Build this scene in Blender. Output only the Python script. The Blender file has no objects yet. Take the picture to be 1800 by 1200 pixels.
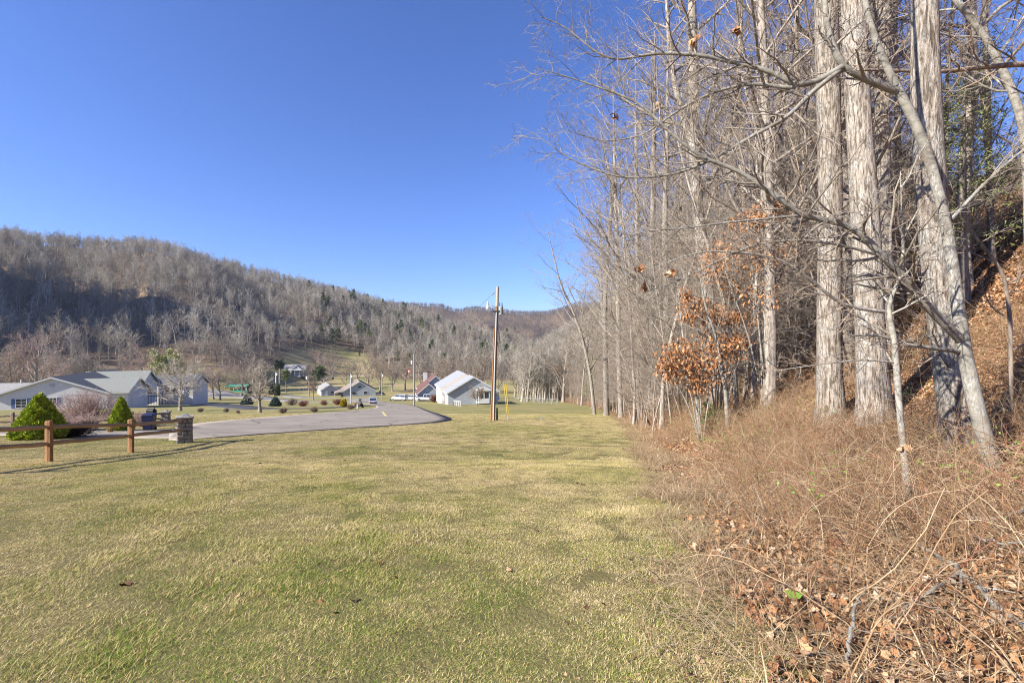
import bpy, math, random
import numpy as np
from mathutils import Vector, Matrix, Euler

# ------------------------------------------------------------------ camera, sky, sun, exposure
sc = bpy.context.scene
CAMZ = 1.6
FPX = 800.0                       # focal length in pixels of the 1800 px wide photograph
cam_d = bpy.data.cameras.new('camera'); cam = bpy.data.objects.new('camera', cam_d)
sc.collection.objects.link(cam); sc.camera = cam
cam.location = (0, 0, CAMZ); cam.rotation_euler = (math.radians(90), 0, 0)
cam_d.sensor_width = 36; cam_d.lens = 36 * FPX / 1800; cam_d.clip_start = 0.05; cam_d.clip_end = 9000

SUN_EL = math.radians(30)
SUN_H = Vector((-0.86, -0.51)).normalized()
S = Vector((SUN_H.x * math.cos(SUN_EL), SUN_H.y * math.cos(SUN_EL), math.sin(SUN_EL)))
world = bpy.data.worlds.new('World'); sc.world = world; world.use_nodes = True
wn = world.node_tree; wn.nodes.clear()
wo = wn.nodes.new('ShaderNodeOutputWorld'); wb = wn.nodes.new('ShaderNodeBackground'); ws = wn.nodes.new('ShaderNodeTexSky')
ws.sky_type = 'NISHITA'; ws.sun_disc = False; ws.sun_elevation = SUN_EL
ws.sun_rotation = math.atan2(S.x, S.y); ws.altitude = 600; ws.air_density = 1.15; ws.dust_density = 0.15; ws.ozone_density = 3.2
wb.inputs['Strength'].default_value = 0.088
wt = wn.nodes.new('ShaderNodeMix'); wt.data_type = 'RGBA'; wt.blend_type = 'MULTIPLY'; wt.inputs[0].default_value = 1.0
wt.inputs[7].default_value = (0.49, 0.61, 1.0, 1)      # deep winter blue, the same over the whole sky
wn.links.new(ws.outputs[0], wt.inputs[6]); wn.links.new(wt.outputs[2], wb.inputs['Color']); wn.links.new(wb.outputs[0], wo.inputs['Surface'])
sun_d = bpy.data.lights.new('sun', 'SUN'); sun_d.energy = 4.7; sun_d.angle = math.radians(0.53); sun_d.color = (1.0, 0.93, 0.82)
sun = bpy.data.objects.new('sun', sun_d); sc.collection.objects.link(sun)
sun.rotation_euler = S.to_track_quat('Z', 'Y').to_euler(); sun.location = (-20, -10, 40)
sc.view_settings.view_transform = 'Standard'; sc.view_settings.look = 'None'
sc.view_settings.exposure = 1.28; sc.view_settings.gamma = 1.0; sc.view_settings.use_curve_mapping = False
sc.cycles.max_bounces = 5; sc.cycles.diffuse_bounces = 3; sc.cycles.glossy_bounces = 2
sc.cycles.transparent_max_bounces = 6; sc.cycles.volume_bounces = 0
sc.cycles.use_denoising = True; sc.cycles.denoiser = 'OPENIMAGEDENOISE'; sc.cycles.denoising_prefilter = 'NONE'; sc.cycles.filter_width = 1.1
sc.render.film_transparent = False

RNG = np.random.default_rng(7)
C = sc.collection

# ------------------------------------------------------------------ object helpers
def obj(name, mesh, mats=None, parent=None, loc=(0, 0, 0), rot=(0, 0, 0)):
    o = bpy.data.objects.new(name, mesh); C.objects.link(o)
    o.location = loc; o.rotation_euler = rot
    if parent is not None: o.parent = parent
    if mats is not None:
        if not isinstance(mats, (list, tuple)): mats = [mats]
        if len(mesh.materials) == 0:
            for m in mats: mesh.materials.append(m)
    return o
def tag(o, label=None, cat=None, group=None, kind=None):
    if label: o['label'] = label
    if cat: o['category'] = cat
    if group: o['group'] = group
    if kind: o['kind'] = kind
    return o
def thing(name, label, cat, loc=(0, 0, 0), rotz=0.0, group=None):
    o = bpy.data.objects.new(name, None); C.objects.link(o)
    o.empty_display_size = 0.2
    o.location = loc; o.rotation_euler = (0, 0, rotz)
    return tag(o, label, cat, group)
def copy_thing(root, loc, rotz, label=None, scale=1.0):
    r = root.copy(); C.objects.link(r); r.location = loc; r.rotation_euler = (0, 0, rotz)
    r.scale = (scale,) * 3 if not isinstance(scale, tuple) else scale
    if label: r['label'] = label
    for ch in list(root.children):
        c = ch.copy(); C.objects.link(c); c.parent = r
        for g in list(ch.children):
            d = g.copy(); C.objects.link(d); d.parent = c
    return r

def mesh_np(name, verts, faces_by_n, smooth=False, attrs=None):
    """verts (N,3); faces_by_n list of int arrays (F,k)."""
    me = bpy.data.meshes.new(name)
    verts = np.asarray(verts, np.float32)
    me.vertices.add(len(verts)); me.vertices.foreach_set('co', verts.ravel())
    faces_by_n = [np.asarray(f, np.int32) for f in faces_by_n if len(f)]
    li = np.concatenate([f.ravel() for f in faces_by_n])
    counts = np.concatenate([np.full(len(f), f.shape[1], np.int32) for f in faces_by_n])
    me.loops.add(len(li)); me.loops.foreach_set('vertex_index', li)
    me.polygons.add(len(counts))
    starts = np.concatenate([[0], np.cumsum(counts)[:-1]]).astype(np.int32)
    me.polygons.foreach_set('loop_start', starts)
    if smooth: me.polygons.foreach_set('use_smooth', np.ones(len(counts), bool))
    if attrs:
        for k, v in attrs.items():
            v = np.asarray(v, np.float32)
            if v.ndim == 1:
                a = me.attributes.new(k, 'FLOAT', 'POINT'); a.data.foreach_set('value', v)
            else:
                a = me.attributes.new(k, 'FLOAT_VECTOR', 'POINT'); a.data.foreach_set('vector', v.ravel())
    me.update(calc_edges=True)
    return me

class MB:
    """collects plain faces in local coordinates"""
    def __init__(s): s.v = []; s.f = []
    def quad(s, a, b, c, d):
        n = len(s.v); s.v += [a, b, c, d]; s.f.append((n, n+1, n+2, n+3)); return s
    def poly(s, pts):
        n = len(s.v); s.v += list(pts); s.f.append(tuple(range(n, n+len(pts)))); return s
    def box(s, x0, x1, y0, y1, z0, z1):
        n = len(s.v)
        s.v += [(x0,y0,z0),(x1,y0,z0),(x1,y1,z0),(x0,y1,z0),(x0,y0,z1),(x1,y0,z1),(x1,y1,z1),(x0,y1,z1)]
        for q in ((0,3,2,1),(4,5,6,7),(0,1,5,4),(1,2,6,5),(2,3,7,6),(3,0,4,7)): s.f.append(tuple(n+i for i in q))
        return s
    def hexa(s, p):      # 8 points, bottom ring then top ring
        n = len(s.v); s.v += [tuple(q) for q in p]
        for q in ((0,3,2,1),(4,5,6,7),(0,1,5,4),(1,2,6,5),(2,3,7,6),(3,0,4,7)): s.f.append(tuple(n+i for i in q))
        return s
    def prism(s, poly, y0, y1):   # polygon in xz extruded along y
        n = len(s.v); k = len(poly)
        s.v += [(x, y0, z) for x, z in poly] + [(x, y1, z) for x, z in poly]
        s.f.append(tuple(range(n, n+k))); s.f.append(tuple(range(n+2*k-1, n+k-1, -1)))
        for i in range(k):
            j = (i+1) % k; s.f.append((n+i, n+k+i, n+k+j, n+j))
        return s
    def tube(s, pts, rad, sides=10, cap=True):
        pts = [Vector(p) for p in pts]
        if not isinstance(rad, (list, tuple)): rad = [rad]*len(pts)
        n = len(s.v); d0 = (pts[-1]-pts[0]).normalized()
        ref = Vector((1, 0, 0)) if abs(d0.x) < 0.8 else Vector((0, 1, 0))
        for i, p in enumerate(pts):
            t = (pts[min(i+1, len(pts)-1)] - pts[max(i-1, 0)]).normalized()
            u = (ref - t*ref.dot(t)).normalized(); w = t.cross(u)
            for k in range(sides):
                a = 2*math.pi*k/sides
                s.v.append(tuple(p + (u*math.cos(a) + w*math.sin(a))*rad[i]))
        for i in range(len(pts)-1):
            for k in range(sides):
                j = (k+1) % sides
                s.f.append((n+i*sides+k, n+i*sides+j, n+(i+1)*sides+j, n+(i+1)*sides+k))
        if cap:
            s.f.append(tuple(n+k for k in range(sides-1, -1, -1)))
            m = n+(len(pts)-1)*sides; s.f.append(tuple(m+k for k in range(sides)))
        return s
    def build(s, name, mat, parent=None, loc=(0,0,0), rot=(0,0,0), smooth=False, bevel=0.0):
        me = bpy.data.meshes.new(name); me.from_pydata(s.v, [], s.f); me.update()
        if smooth:
            me.polygons.foreach_set('use_smooth', np.ones(len(me.polygons), bool))
        o = obj(name, me, mat, parent, loc, rot)
        if bevel:
            b = o.modifiers.new('bevel', 'BEVEL'); b.width = bevel; b.segments = 2; b.limit_method = 'ANGLE'
        if smooth:
            pass
        return o

# ------------------------------------------------------------------ procedural materials
def N(nt, t, **kw):
    n = nt.nodes.new(t)
    for k, v in kw.items():
        if k in n.inputs: n.inputs[k].default_value = v
        else: setattr(n, k, v)
    return n
def new_mat(name):
    m = bpy.data.materials.new(name); m.use_nodes = True
    nt = m.node_tree; b = nt.nodes['Principled BSDF']
    b.inputs['Specular IOR Level'].default_value = 0.25
    return m, nt, b
def ramp(nt, fac, stops):
    r = nt.nodes.new('ShaderNodeValToRGB'); e = r.color_ramp.elements
    while len(e) < len(stops): e.new(0.5)
    for i, (p, c) in enumerate(stops):
        e[i].position = p; e[i].color = (c[0], c[1], c[2], 1)
    nt.links.new(fac, r.inputs['Fac']); return r.outputs['Color']
def noise(nt, scale, detail=4, rough=0.55, coord='Object', stretch=None, dist=0.0):
    if coord == 'World':
        src = nt.nodes.new('ShaderNodeNewGeometry').outputs['Position']
    else:
        src = nt.nodes.new('ShaderNodeTexCoord').outputs[coord]
    if stretch:
        mp = nt.nodes.new('ShaderNodeMapping'); mp.inputs['Scale'].default_value = stretch
        nt.links.new(src, mp.inputs['Vector']); src = mp.outputs['Vector']
    n = nt.nodes.new('ShaderNodeTexNoise'); n.inputs['Scale'].default_value = scale
    n.inputs['Detail'].default_value = detail; n.inputs['Roughness'].default_value = rough; n.inputs['Distortion'].default_value = dist
    nt.links.new(src, n.inputs['Vector']); return n.outputs['Fac']
def bump(nt, b, h, strength, dist=0.02):
    bp = nt.nodes.new('ShaderNodeBump'); bp.inputs['Strength'].default_value = strength; bp.inputs['Distance'].default_value = dist
    nt.links.new(h, bp.inputs['Height']); nt.links.new(bp.outputs['Normal'], b.inputs['Normal'])
def mixc(nt, fac, a, b_, mode='MIX'):
    m = nt.nodes.new('ShaderNodeMix'); m.data_type = 'RGBA'; m.blend_type = mode
    for sock, v in ((m.inputs[0], fac), (m.inputs[6], a), (m.inputs[7], b_)):
        if hasattr(v, 'is_linked') or hasattr(v, 'links'): nt.links.new(v, sock)
        elif isinstance(v, (int, float)): sock.default_value = v
        else: sock.default_value = (v[0], v[1], v[2], 1)
    return m.outputs[2]
def mathn(nt, op, a, b_=None, clamp=False):
    m = nt.nodes.new('ShaderNodeMath'); m.operation = op; m.use_clamp = clamp
    for i, v in enumerate((a, b_)):
        if v is None: continue
        if isinstance(v, (int, float)): m.inputs[i].default_value = v
        else: nt.links.new(v, m.inputs[i])
    return m.outputs[0]
def attr(nt, name):
    a = nt.nodes.new('ShaderNodeAttribute'); a.attribute_name = name; return a.outputs['Fac']
def obj_random(nt):
    return nt.nodes.new('ShaderNodeObjectInfo').outputs['Random']

_pm = {}
def pm(name, c1, c2=None, scale=6.0, rough=0.75, bmp=0.0, bscale=None, stretch=None, metal=0.0, spec=0.25, coord='Object'):
    """plain surface with two-tone noise and optional relief"""
    if name in _pm: return _pm[name]
    m, nt, b = new_mat(name)
    c2 = c2 or tuple(x*0.8 for x in c1)
    f = noise(nt, scale, 5, 0.6, coord, stretch)
    nt.links.new(ramp(nt, f, [(0.32, c2), (0.68, c1)]), b.inputs['Base Color'])
    b.inputs['Roughness'].default_value = rough; b.inputs['Metallic'].default_value = metal
    b.inputs['Specular IOR Level'].default_value = spec
    if bmp:
        bump(nt, b, noise(nt, bscale or scale*3, 4, 0.6, coord, stretch), bmp)
    _pm[name] = m; return m
def glass_mat(name='window_glass', c=(0.03, 0.04, 0.05)):
    if name in _pm: return _pm[name]
    m, nt, b = new_mat(name)
    b.inputs['Base Color'].default_value = (*c, 1); b.inputs['Roughness'].default_value = 0.06
    b.inputs['Specular IOR Level'].default_value = 0.6
    _pm[name] = m; return m

# ------------------------------------------------------------------ the lie of the land
_ky = np.array([-400, -60, 0, 3, 10.5, 16.3, 34, 60, 110, 180, 230, 300, 420, 800, 3000.])
_kz = np.array([8, 3, 0, -.15, -1.2, -2.03, -4.27, -7.4, -13.2, -20.2, -21.6, -20.5, -17, -15, -15.])
_ty = np.arange(-400, 3000, 0.5); _tz = np.interp(_ty, _ky, _kz)
def _smooth(a, w):
    k = np.hanning(w); k /= k.sum(); return np.convolve(np.pad(a, w//2, mode='edge'), k, mode='same')[w//2:-(w//2)][:len(a)]
_ts = _smooth(_tz, 41); _tn = _smooth(_tz, 7)
_wt = np.clip((_ty-20)/30, 0, 1); _tz = _tn*(1-_wt) + _ts*_wt
_tz = _tz - np.interp(0.0, _ty, _tz)
def prof(y): return np.interp(y, _ty, _tz)
def sst(a, b, x):
    t = np.clip((x-a)/(b-a), 0, 1); return t*t*(3-2*t)
_ey = [-40, 0, 2.8, 5.3, 8.5, 18, 32, 70, 120, 200, 300, 400, 600, 3000]
_ex = [0.2, .8, 1.4, 2.2, 3.0, 5.2, 8.0, 12.7, 13, 8, 6, 12, 60, 900]
def edge(y): return np.interp(y, _ey, _ex)
def vnoise(x, y, s, seed=0):
    """cheap smooth value noise"""
    x = np.asarray(x)/s; y = np.asarray(y)/s
    xi = np.floor(x).astype(np.int64); yi = np.floor(y).astype(np.int64); xf = x-xi; yf = y-yi
    def h(a, b):
        v = np.sin(a*127.1 + b*311.7 + seed*74.7)*43758.5453; return v-np.floor(v)
    u = xf*xf*(3-2*xf); v = yf*yf*(3-2*yf)
    return (h(xi,yi)*(1-u)+h(xi+1,yi)*u)*(1-v) + (h(xi,yi+1)*(1-u)+h(xi+1,yi+1)*u)*v - 0.5
_hx  = [-2600, -1500, -800, -300, 0, 120, 250, 400, 500, 600, 680, 740, 800, 860, 900, 960, 1020, 1100, 1400]
_hsk = [  250,   280,  330,  380, 400, 408, 416, 450, 478, 503, 522, 538, 562, 582, 592, 602, 612, 640, 640]
_hyr = [  150,   210,  300,  420, 480, 500, 520, 560, 590, 620, 650, 680, 710, 740, 750, 760, 770, 780, 800]
_hxb = [-2600, -800, 0, 200, 400, 480, 560, 640, 720, 800, 900, 1000, 1400]
_hyb = [   50,  100, 160, 180, 195, 230, 290, 330, 300, 320, 380, 400, 400]
_fx  = [-300, 300, 640, 745, 772, 800, 850, 880, 910, 935, 960, 1010, 1100, 1400, 2200]
_fsk = [ 560, 545, 534, 534, 535, 546, 541, 543, 548, 552, 549, 535, 530, 520, 520]
def _sm1(xs, ys, x, w=30):
    return (np.interp(x-w, xs, ys) + 2*np.interp(x, xs, ys) + np.interp(x+w, xs, ys))/4
def ground(x, y):
    x = np.asarray(x, float); y = np.asarray(y, float)
    p = prof(y)
    z = p - 0.010*np.clip(-x-22, 0, 120)*sst(20, 60, y)
    dd = np.hypot(x, y); nearw = 1 - sst(12, 17, dd)
    z = z + vnoise(x, y, 3.1)*0.10*sst(2, 9, dd)*nearw + vnoise(x, y, 0.9, 3)*0.03*nearw
    # bank and wooded hill on the right
    e = np.clip(x-edge(y), 0, None)
    near = np.where(e < 7.8, 0.045*e*e, 2.74+0.70*(e-7.8))
    far = 0.44*e*sst(0, 2.5, e) + 0.25*np.clip(e-8, 0, None)
    w = sst(7, 17, y); r = near*(1-w) + far*w
    r = 75*np.tanh(r/75)
    r = r + vnoise(x, y, 5, 5)*0.5*sst(1, 6, e) + vnoise(x, y, 30, 6)*5*sst(15, 60, e)
    zr = z + r
    # valley side on the left and the ridges behind
    ys = np.maximum(y, 1.0); px = np.clip(900 + FPX*x/ys, -2600, 2200)
    yb = _sm1(_hxb, _hyb, px); yr = _sm1(_hx, _hyr, px); sk = _sm1(_hx, _hsk, px, 14)
    zr_ = (600-sk)/FPX*yr + CAMZ - 15.5
    zb = prof(yb)
    t = (y-yb)/np.maximum(yr-yb, 1)
    tc = np.clip(t, 0, 1)
    spur = (np.sin(px/46.0+tc*2.0)*7 + vnoise(px, y*0.6, 34, 9)*16)*np.sin(np.pi*tc)*sst(0.12, 0.5, tc)
    hz = zb + (zr_-zb)*(0.35*tc + 0.65*sst(-0.15, 1.1, tc)) + spur
    back = np.clip(y-yr, 0, None)
    hz = np.where(t > 1, np.maximum(zr_ - back*0.35, np.minimum(zr_, -14.0)), hz)
    # far ridge
    fsk = _sm1(_fx, _fsk, px, 8); fy = 1650.0
    fz = (600-fsk)/FPX*fy + CAMZ - 10
    f1 = sst(1000, fy, y)
    fold = vnoise(px, y*0.25, 26, 12)*40*np.sin(np.pi*np.clip((y-1000)/650, 0, 1))
    hz = np.where(y > 900, hz*(1-f1) + fz*f1*np.where(y > fy, np.clip(1-(y-fy)/900, 0.0, 1), 1) + fold, hz)
    on = sst(0, 25, y)*sst(0, 25, y-yb+12)
    z = z + 196*np.exp(-(((x+455)/135)**2+((y-165)/125)**2)**1.3)      # unseen hill added left of the picture to shade the valley side
    base = np.where(y > 12, z*(1-on) + np.maximum(hz, z-2)*on, z)
    return np.where(e > 0, np.maximum(zr, base), base)
def gz(x, y): return float(ground(np.array([x]), np.array([y]))[0])
_sy = np.concatenate([np.arange(1.5, 60, 0.1), np.arange(60, 400, 0.5), np.arange(400, 1800, 4)])
def pix(px, py):
    """pixel of the photograph -> first point of the land under it"""
    x = (px-900)/FPX*_sy; zl = CAMZ + (600-py)/FPX*_sy; d = ground(x, _sy) - zl
    i = int(np.argmax(d > 0)); 
    if d[i] <= 0: i = len(_sy)-1
    return Vector((x[i], _sy[i], gz(x[i], _sy[i])))
def at(px, Y, dz=0.0):
    x = (px-900)/FPX*Y; return Vector((x, Y, gz(x, Y)+dz))
def P(px, py, Y): return Vector(((px-900)/FPX*Y, Y, CAMZ+(600-py)/FPX*Y))
# ------------------------------------------------------------------ ground sheet
def _warp(lo, hi, c, n): return c*np.sinh(np.linspace(math.asinh(lo/c), math.asinh(hi/c), n))
gx = _warp(-1900, 1900, 12.0, 400); gy = _warp(-120, 2700, 11.0, 480)
GX, GY = np.meshgrid(gx, gy); gxx = GX.ravel(); gyy = GY.ravel(); gzz = ground(gxx, gyy)
n_x, n_y = len(gx), len(gy)
ii = (np.arange(n_y-1)[:, None]*n_x + np.arange(n_x-1)[None, :]).ravel()
quads = np.stack([ii, ii+1, ii+1+n_x, ii+n_x], 1)
e_ = gxx-edge(gyy)
litter = sst(-0.1, 0.5, e_ + vnoise(gxx, gyy, 1.3, 21)*0.6 + vnoise(gxx, gyy, 0.5, 22)*0.4)
pxs = 900+FPX*gxx/np.maximum(gyy, 1); 
# woods start on the left valley side: distance by pixel column
_wx = [-2600, 0, 100, 200, 260, 330, 420, 470, 520, 560, 600, 640, 660, 700, 760, 850, 1000, 1400]
_wy = [95, 140, 150, 172, 195, 218, 222, 250, 325, 352, 372, 368, 330, 270, 262, 262, 270, 300]
def wood_from(px): return np.interp(px, _wx, _wy)
wood = sst(-8, 12, gyy - wood_from(pxs))*(gyy > 30)
wood = np.maximum(wood, sst(0, 3, e_)*(gyy > 25))
field = sst(170, 215, gyy)*(1-wood)
ground_me = mesh_np('ground', np.stack([gxx, gyy, gzz], 1), [quads], True, {'litter': litter, 'wood': wood, 'field': field, 'turf': 1-sst(30, 46, gyy)})

gm, nt, b = new_mat('ground_cover')
big = noise(nt, 0.22, 5, 0.6, 'World'); mid = noise(nt, 1.7, 5, 0.65, 'World'); fine = noise(nt, 34, 4, 0.7, 'World')
lawn_f = mathn(nt, 'ADD', mathn(nt, 'MULTIPLY', big, 0.6), mathn(nt, 'MULTIPLY', mid, 0.4))
lawn = ramp(nt, lawn_f, [(0.36, (0.17, 0.21, 0.06)), (0.47, (0.30, 0.275, 0.11)), (0.60, (0.40, 0.325, 0.15))])
lawn = mixc(nt, mathn(nt, 'MULTIPLY', fine, 0.55), lawn, (0.10, 0.085, 0.035))
lawn = mixc(nt, mathn(nt, 'MULTIPLY', attr(nt, 'turf'), 0.5), lawn, (0.085, 0.068, 0.03))     # soil and thatch between the blades
leafv = N(nt, 'ShaderNodeTexVoronoi', Scale=14.0)
nt.links.new(nt.nodes.new('ShaderNodeNewGeometry').outputs['Position'], leafv.inputs['Vector'])
leaf_c = ramp(nt, N(nt, 'ShaderNodeSeparateColor').outputs[0], [(0.0, (0.09, 0.045, 0.022)), (0.5, (0.20, 0.105, 0.05)), (1.0, (0.30, 0.19, 0.11))])
sepn = [n for n in nt.nodes if n.type == 'SEPARATE_COLOR'][0]; nt.links.new(leafv.outputs['Color'], sepn.inputs[0])
wood_c = ramp(nt, noise(nt, 0.35, 6, 0.7, 'World'), [(0.35, (0.10, 0.072, 0.05)), (0.65, (0.21, 0.155, 0.105))])
fld = ramp(nt, noise(nt, 0.035, 5, 0.65, 'World'), [(0.36, (0.19, 0.20, 0.075)), (0.50, (0.29, 0.25, 0.115)), (0.64, (0.36, 0.275, 0.15))])
c = mixc(nt, attr(nt, 'field'), lawn, fld)
c = mixc(nt, attr(nt, 'litter'), c, leaf_c)
c = mixc(nt, attr(nt, 'wood'), c, wood_c)
nt.links.new(c, b.inputs['Base Color']); b.inputs['Roughness'].default_value = 0.95; b.inputs['Specular IOR Level'].default_value = 0.1
bump(nt, b, mathn(nt, 'ADD', fine, mid), 0.6, 0.05)
tag(obj('ground', ground_me, gm), kind='structure')

# ------------------------------------------------------------------ road, driveways
def strip(name, left, right, mat, off=0.05, nseg=None, cross=10, smooth_n=60):
    """a sheet between two world polylines, lying on the land"""
    def res(pl, n):
        pl = np.array([(p[0], p[1]) for p in pl], float)
        d = np.concatenate([[0], np.cumsum(np.hypot(*np.diff(pl, axis=0).T))]); s = np.linspace(0, d[-1], n)
        q = np.stack([np.interp(s, d, pl[:, 0]), np.interp(s, d, pl[:, 1])], 1)
        k = np.hanning(9); k /= k.sum(); w = 4
        for a in (0, 1):
            t = np.concatenate([2*q[0, a]-q[w:0:-1, a], q[:, a], 2*q[-1, a]-q[-2:-2-w:-1, a]])
            q[:, a] = np.convolve(t, k, 'valid')
        return q
    n = smooth_n; A, B = res(left, n), res(right, n)
    t = np.linspace(0, 1, cross)[None, :, None]
    G = A[:, None, :]*(1-t) + B[:, None, :]*t
    z = ground(G[..., 0], G[..., 1]) + off
    V = np.concatenate([G, z[..., None]], 2).reshape(-1, 3)
    i = (np.arange(n-1)[:, None]*cross + np.arange(cross-1)[None, :]).ravel()
    F = np.stack([i, i+1, i+1+cross, i+cross], 1)
    # skirt so that the edge has thickness
    m = len(V); ring = np.concatenate([np.arange(cross), np.arange(1, n)*cross+cross-1, (n-1)*cross+np.arange(cross-2, -1, -1), np.arange(n-2, 0, -1)*cross])
    V = np.concatenate([V, V[ring]-np.array([0, 0, off+0.15])]); k = len(ring); j = np.arange(k)
    F2 = np.stack([ring, m+j, m+(j+1) % k, ring[(j+1) % k]], 1)
    me = mesh_np(name, V, [F, F2], True)
    bm_fix(me)
    return obj(name, me, mat)
def bm_fix(me):
    import bmesh
    bm = bmesh.new(); bm.from_mesh(me); bmesh.ops.recalc_face_normals(bm, faces=bm.faces)
    up = sum(f.normal.z*f.calc_area() for f in bm.faces)
    if up < 0: bmesh.ops.reverse_faces(bm, faces=bm.faces)
    bm.to_mesh(me); bm.free()
asph, nt, b = new_mat('worn_asphalt')
f1 = noise(nt, 0.5, 6, 0.7, 'World', (0.5, 1.6, 1)); f2 = noise(nt, 60, 3, 0.7, 'World')
f3 = noise(nt, 1.4, 5, 0.6, 'World', (0.35, 2.2, 1), 1.2)
c = ramp(nt, mathn(nt, 'ADD', mathn(nt, 'MULTIPLY', f1, 0.55), mathn(nt, 'MULTIPLY', f3, 0.45)), [(0.36, (0.19, 0.160, 0.125)), (0.50, (0.32, 0.275, 0.22)), (0.60, (0.43, 0.37, 0.295))])
c = mixc(nt, mathn(nt, 'MULTIPLY', f2, 0.5), c, (0.13, 0.122, 0.115))
vc = N(nt, 'ShaderNodeTexVoronoi', Scale=0.16); vc.feature = 'DISTANCE_TO_EDGE'
wv = nt.nodes.new('ShaderNodeVectorMath'); wv.operation = 'ADD'; nz = nt.nodes.new('ShaderNodeTexNoise'); nz.inputs['Scale'].default_value = 0.5; nz.inputs['Detail'].default_value = 6
gp = nt.nodes.new('ShaderNodeNewGeometry').outputs['Position']; nt.links.new(gp, nz.inputs['Vector']); nt.links.new(gp, wv.inputs[0]); nt.links.new(nz.outputs['Color'], wv.inputs[1]); nt.links.new(wv.outputs[0], vc.inputs['Vector'])
crk = ramp(nt, vc.outputs['Distance'], [(0.0, (1, 1, 1)), (0.012, (0, 0, 0))]); c = mixc(nt, mathn(nt, 'MULTIPLY', crk, 0.75), c, (0.06, 0.055, 0.05))
nt.links.new(c, b.inputs['Base Color']); b.inputs['Roughness'].default_value = 0.9; bump(nt, b, f2, 0.4, 0.01)
dasph = pm('dark_asphalt', (0.085, 0.085, 0.088), (0.05, 0.05, 0.053), 1.5, 0.85, 0.3, 40, coord='World')
pale = pm('pale_gravel', (0.30, 0.285, 0.265), (0.21, 0.20, 0.19), 1.2, 0.95, 0.4, 30, coord='World')

road_L = [(-10.6, 16.0), (-15.5, 20.5), (-19.6, 26.5), (-21.0, 33), (-20.2, 43), (-19.2, 55), (-20.2, 68), (-25.5, 85), (-36, 110), (-50, 140), (-58, 175)]
road_R = [(-10.6, 16.0), (-9.9, 22.8), (-7.2, 26.2), (-4.6, 30.2), (-4.0, 33.2), (-6.0, 41), (-9.5, 53), (-15.5, 75), (-20.5, 90), (-30, 112), (-43.5, 142), (-51, 175)]
road_L[0] = (-13.2, 17.5); road_R[0] = (-12.6, 17.2)
road = strip('road', road_L, road_R, asph, 0.034, cross=16, smooth_n=90); tag(road, kind='structure')
def path_strip(name, pts, width, mat, off=0.045):
    L, R = [], []
    for i, p in enumerate(pts):
        a = Vector(pts[max(i-1, 0)][:2]); c_ = Vector(pts[min(i+1, len(pts)-1)][:2]); d = (c_-a).normalized(); nrm = Vector((-d.y, d.x))
        w = width[i] if isinstance(width, (list, tuple)) else width
        L.append(Vector(p[:2])+nrm*w/2); R.append(Vector(p[:2])-nrm*w/2)
    o = strip(name, L, R, mat, off, cross=6, smooth_n=50); tag(o, kind='structure'); return o
path_strip('driveway', [(-12.6, 20.3), (-17.5, 20.6), (-24, 22.3), (-34, 25), (-60, 34)], [4.6, 4.2, 4, 4, 4], asph, 0.028)
path_strip('driveway', [pix(x, y) for x, y in ((662, 712), (600, 715.5), (540, 718.5), (450, 718.5), (400, 713), (350, 708.5), (270, 707))], [4.5, 4, 4.5, 5, 7, 9, 10], dasph, 0.04)
path_strip('driveway', [pix(x, y) for x, y in ((640, 706.5), (590, 706.5), (540, 706.8), (490, 702.5), (450, 697.5), (400, 693), (350, 694))], [5, 5, 5.5, 7, 10, 13, 13], pale, 0.038)
path_strip('driveway', [pix(x, y) for x, y in ((668, 700.5), (600, 699.5), (540, 699.5), (500, 695.5))], [5, 5, 5, 6], pale, 0.036)
path_strip('driveway', [pix(x, y) for x, y in ((690, 704.5), (730, 703.2), (765, 703))], [5.0, 6, 6], dasph, 0.04)
# short worn yellow line on the tarmac
lm = pm('worn_yellow_paint', (0.62, 0.5, 0.2), (0.33, 0.29, 0.19), 9, 0.8)
a, b2 = pix(673.5, 724), pix(680, 731.5)
yl = path_strip('road_line', [a, a.lerp(b2, .5), b2], 0.32, lm, 0.042)

# ------------------------------------------------------------------ pond water
def pond(name, cx, y, rx, ry, dz=0.15):
    c0 = at(cx, y); k = 40; V = [(c0.x, c0.y, 0)]
    for i in range(k):
        a = 2*math.pi*i/k; r = 1+0.12*math.sin(3*a+1)+0.07*math.sin(5*a)
        V.append((c0.x+rx*r*math.cos(a), c0.y+ry*r*math.sin(a), 0))
    zt = max(float(ground(np.array([v[0]]), np.array([v[1]]))[0]) for v in V)+dz
    m_ = MB(); top = [(v[0], v[1], zt) for v in V[1:]]; m_.poly(top)
    for i in range(k):
        p, q = top[i], top[(i+1) % k]; m_.quad((p[0], p[1], zt-4), (q[0], q[1], zt-4), q, p)
    return m_
wm, nt, b = new_mat('pond_water'); b.inputs['Base Color'].default_value = (0.035, 0.055, 0.05, 1); b.inputs['Roughness'].default_value = 0.08
bump(nt, b, noise(nt, 3, 2, 0.5, 'World'), 0.05)
tag(pond('water', 522, 222, 9, 6).build('water', wm), kind='structure')
tag(pond('water', 597, 232, 10, 6).build('water', wm), kind='structure')

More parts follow.
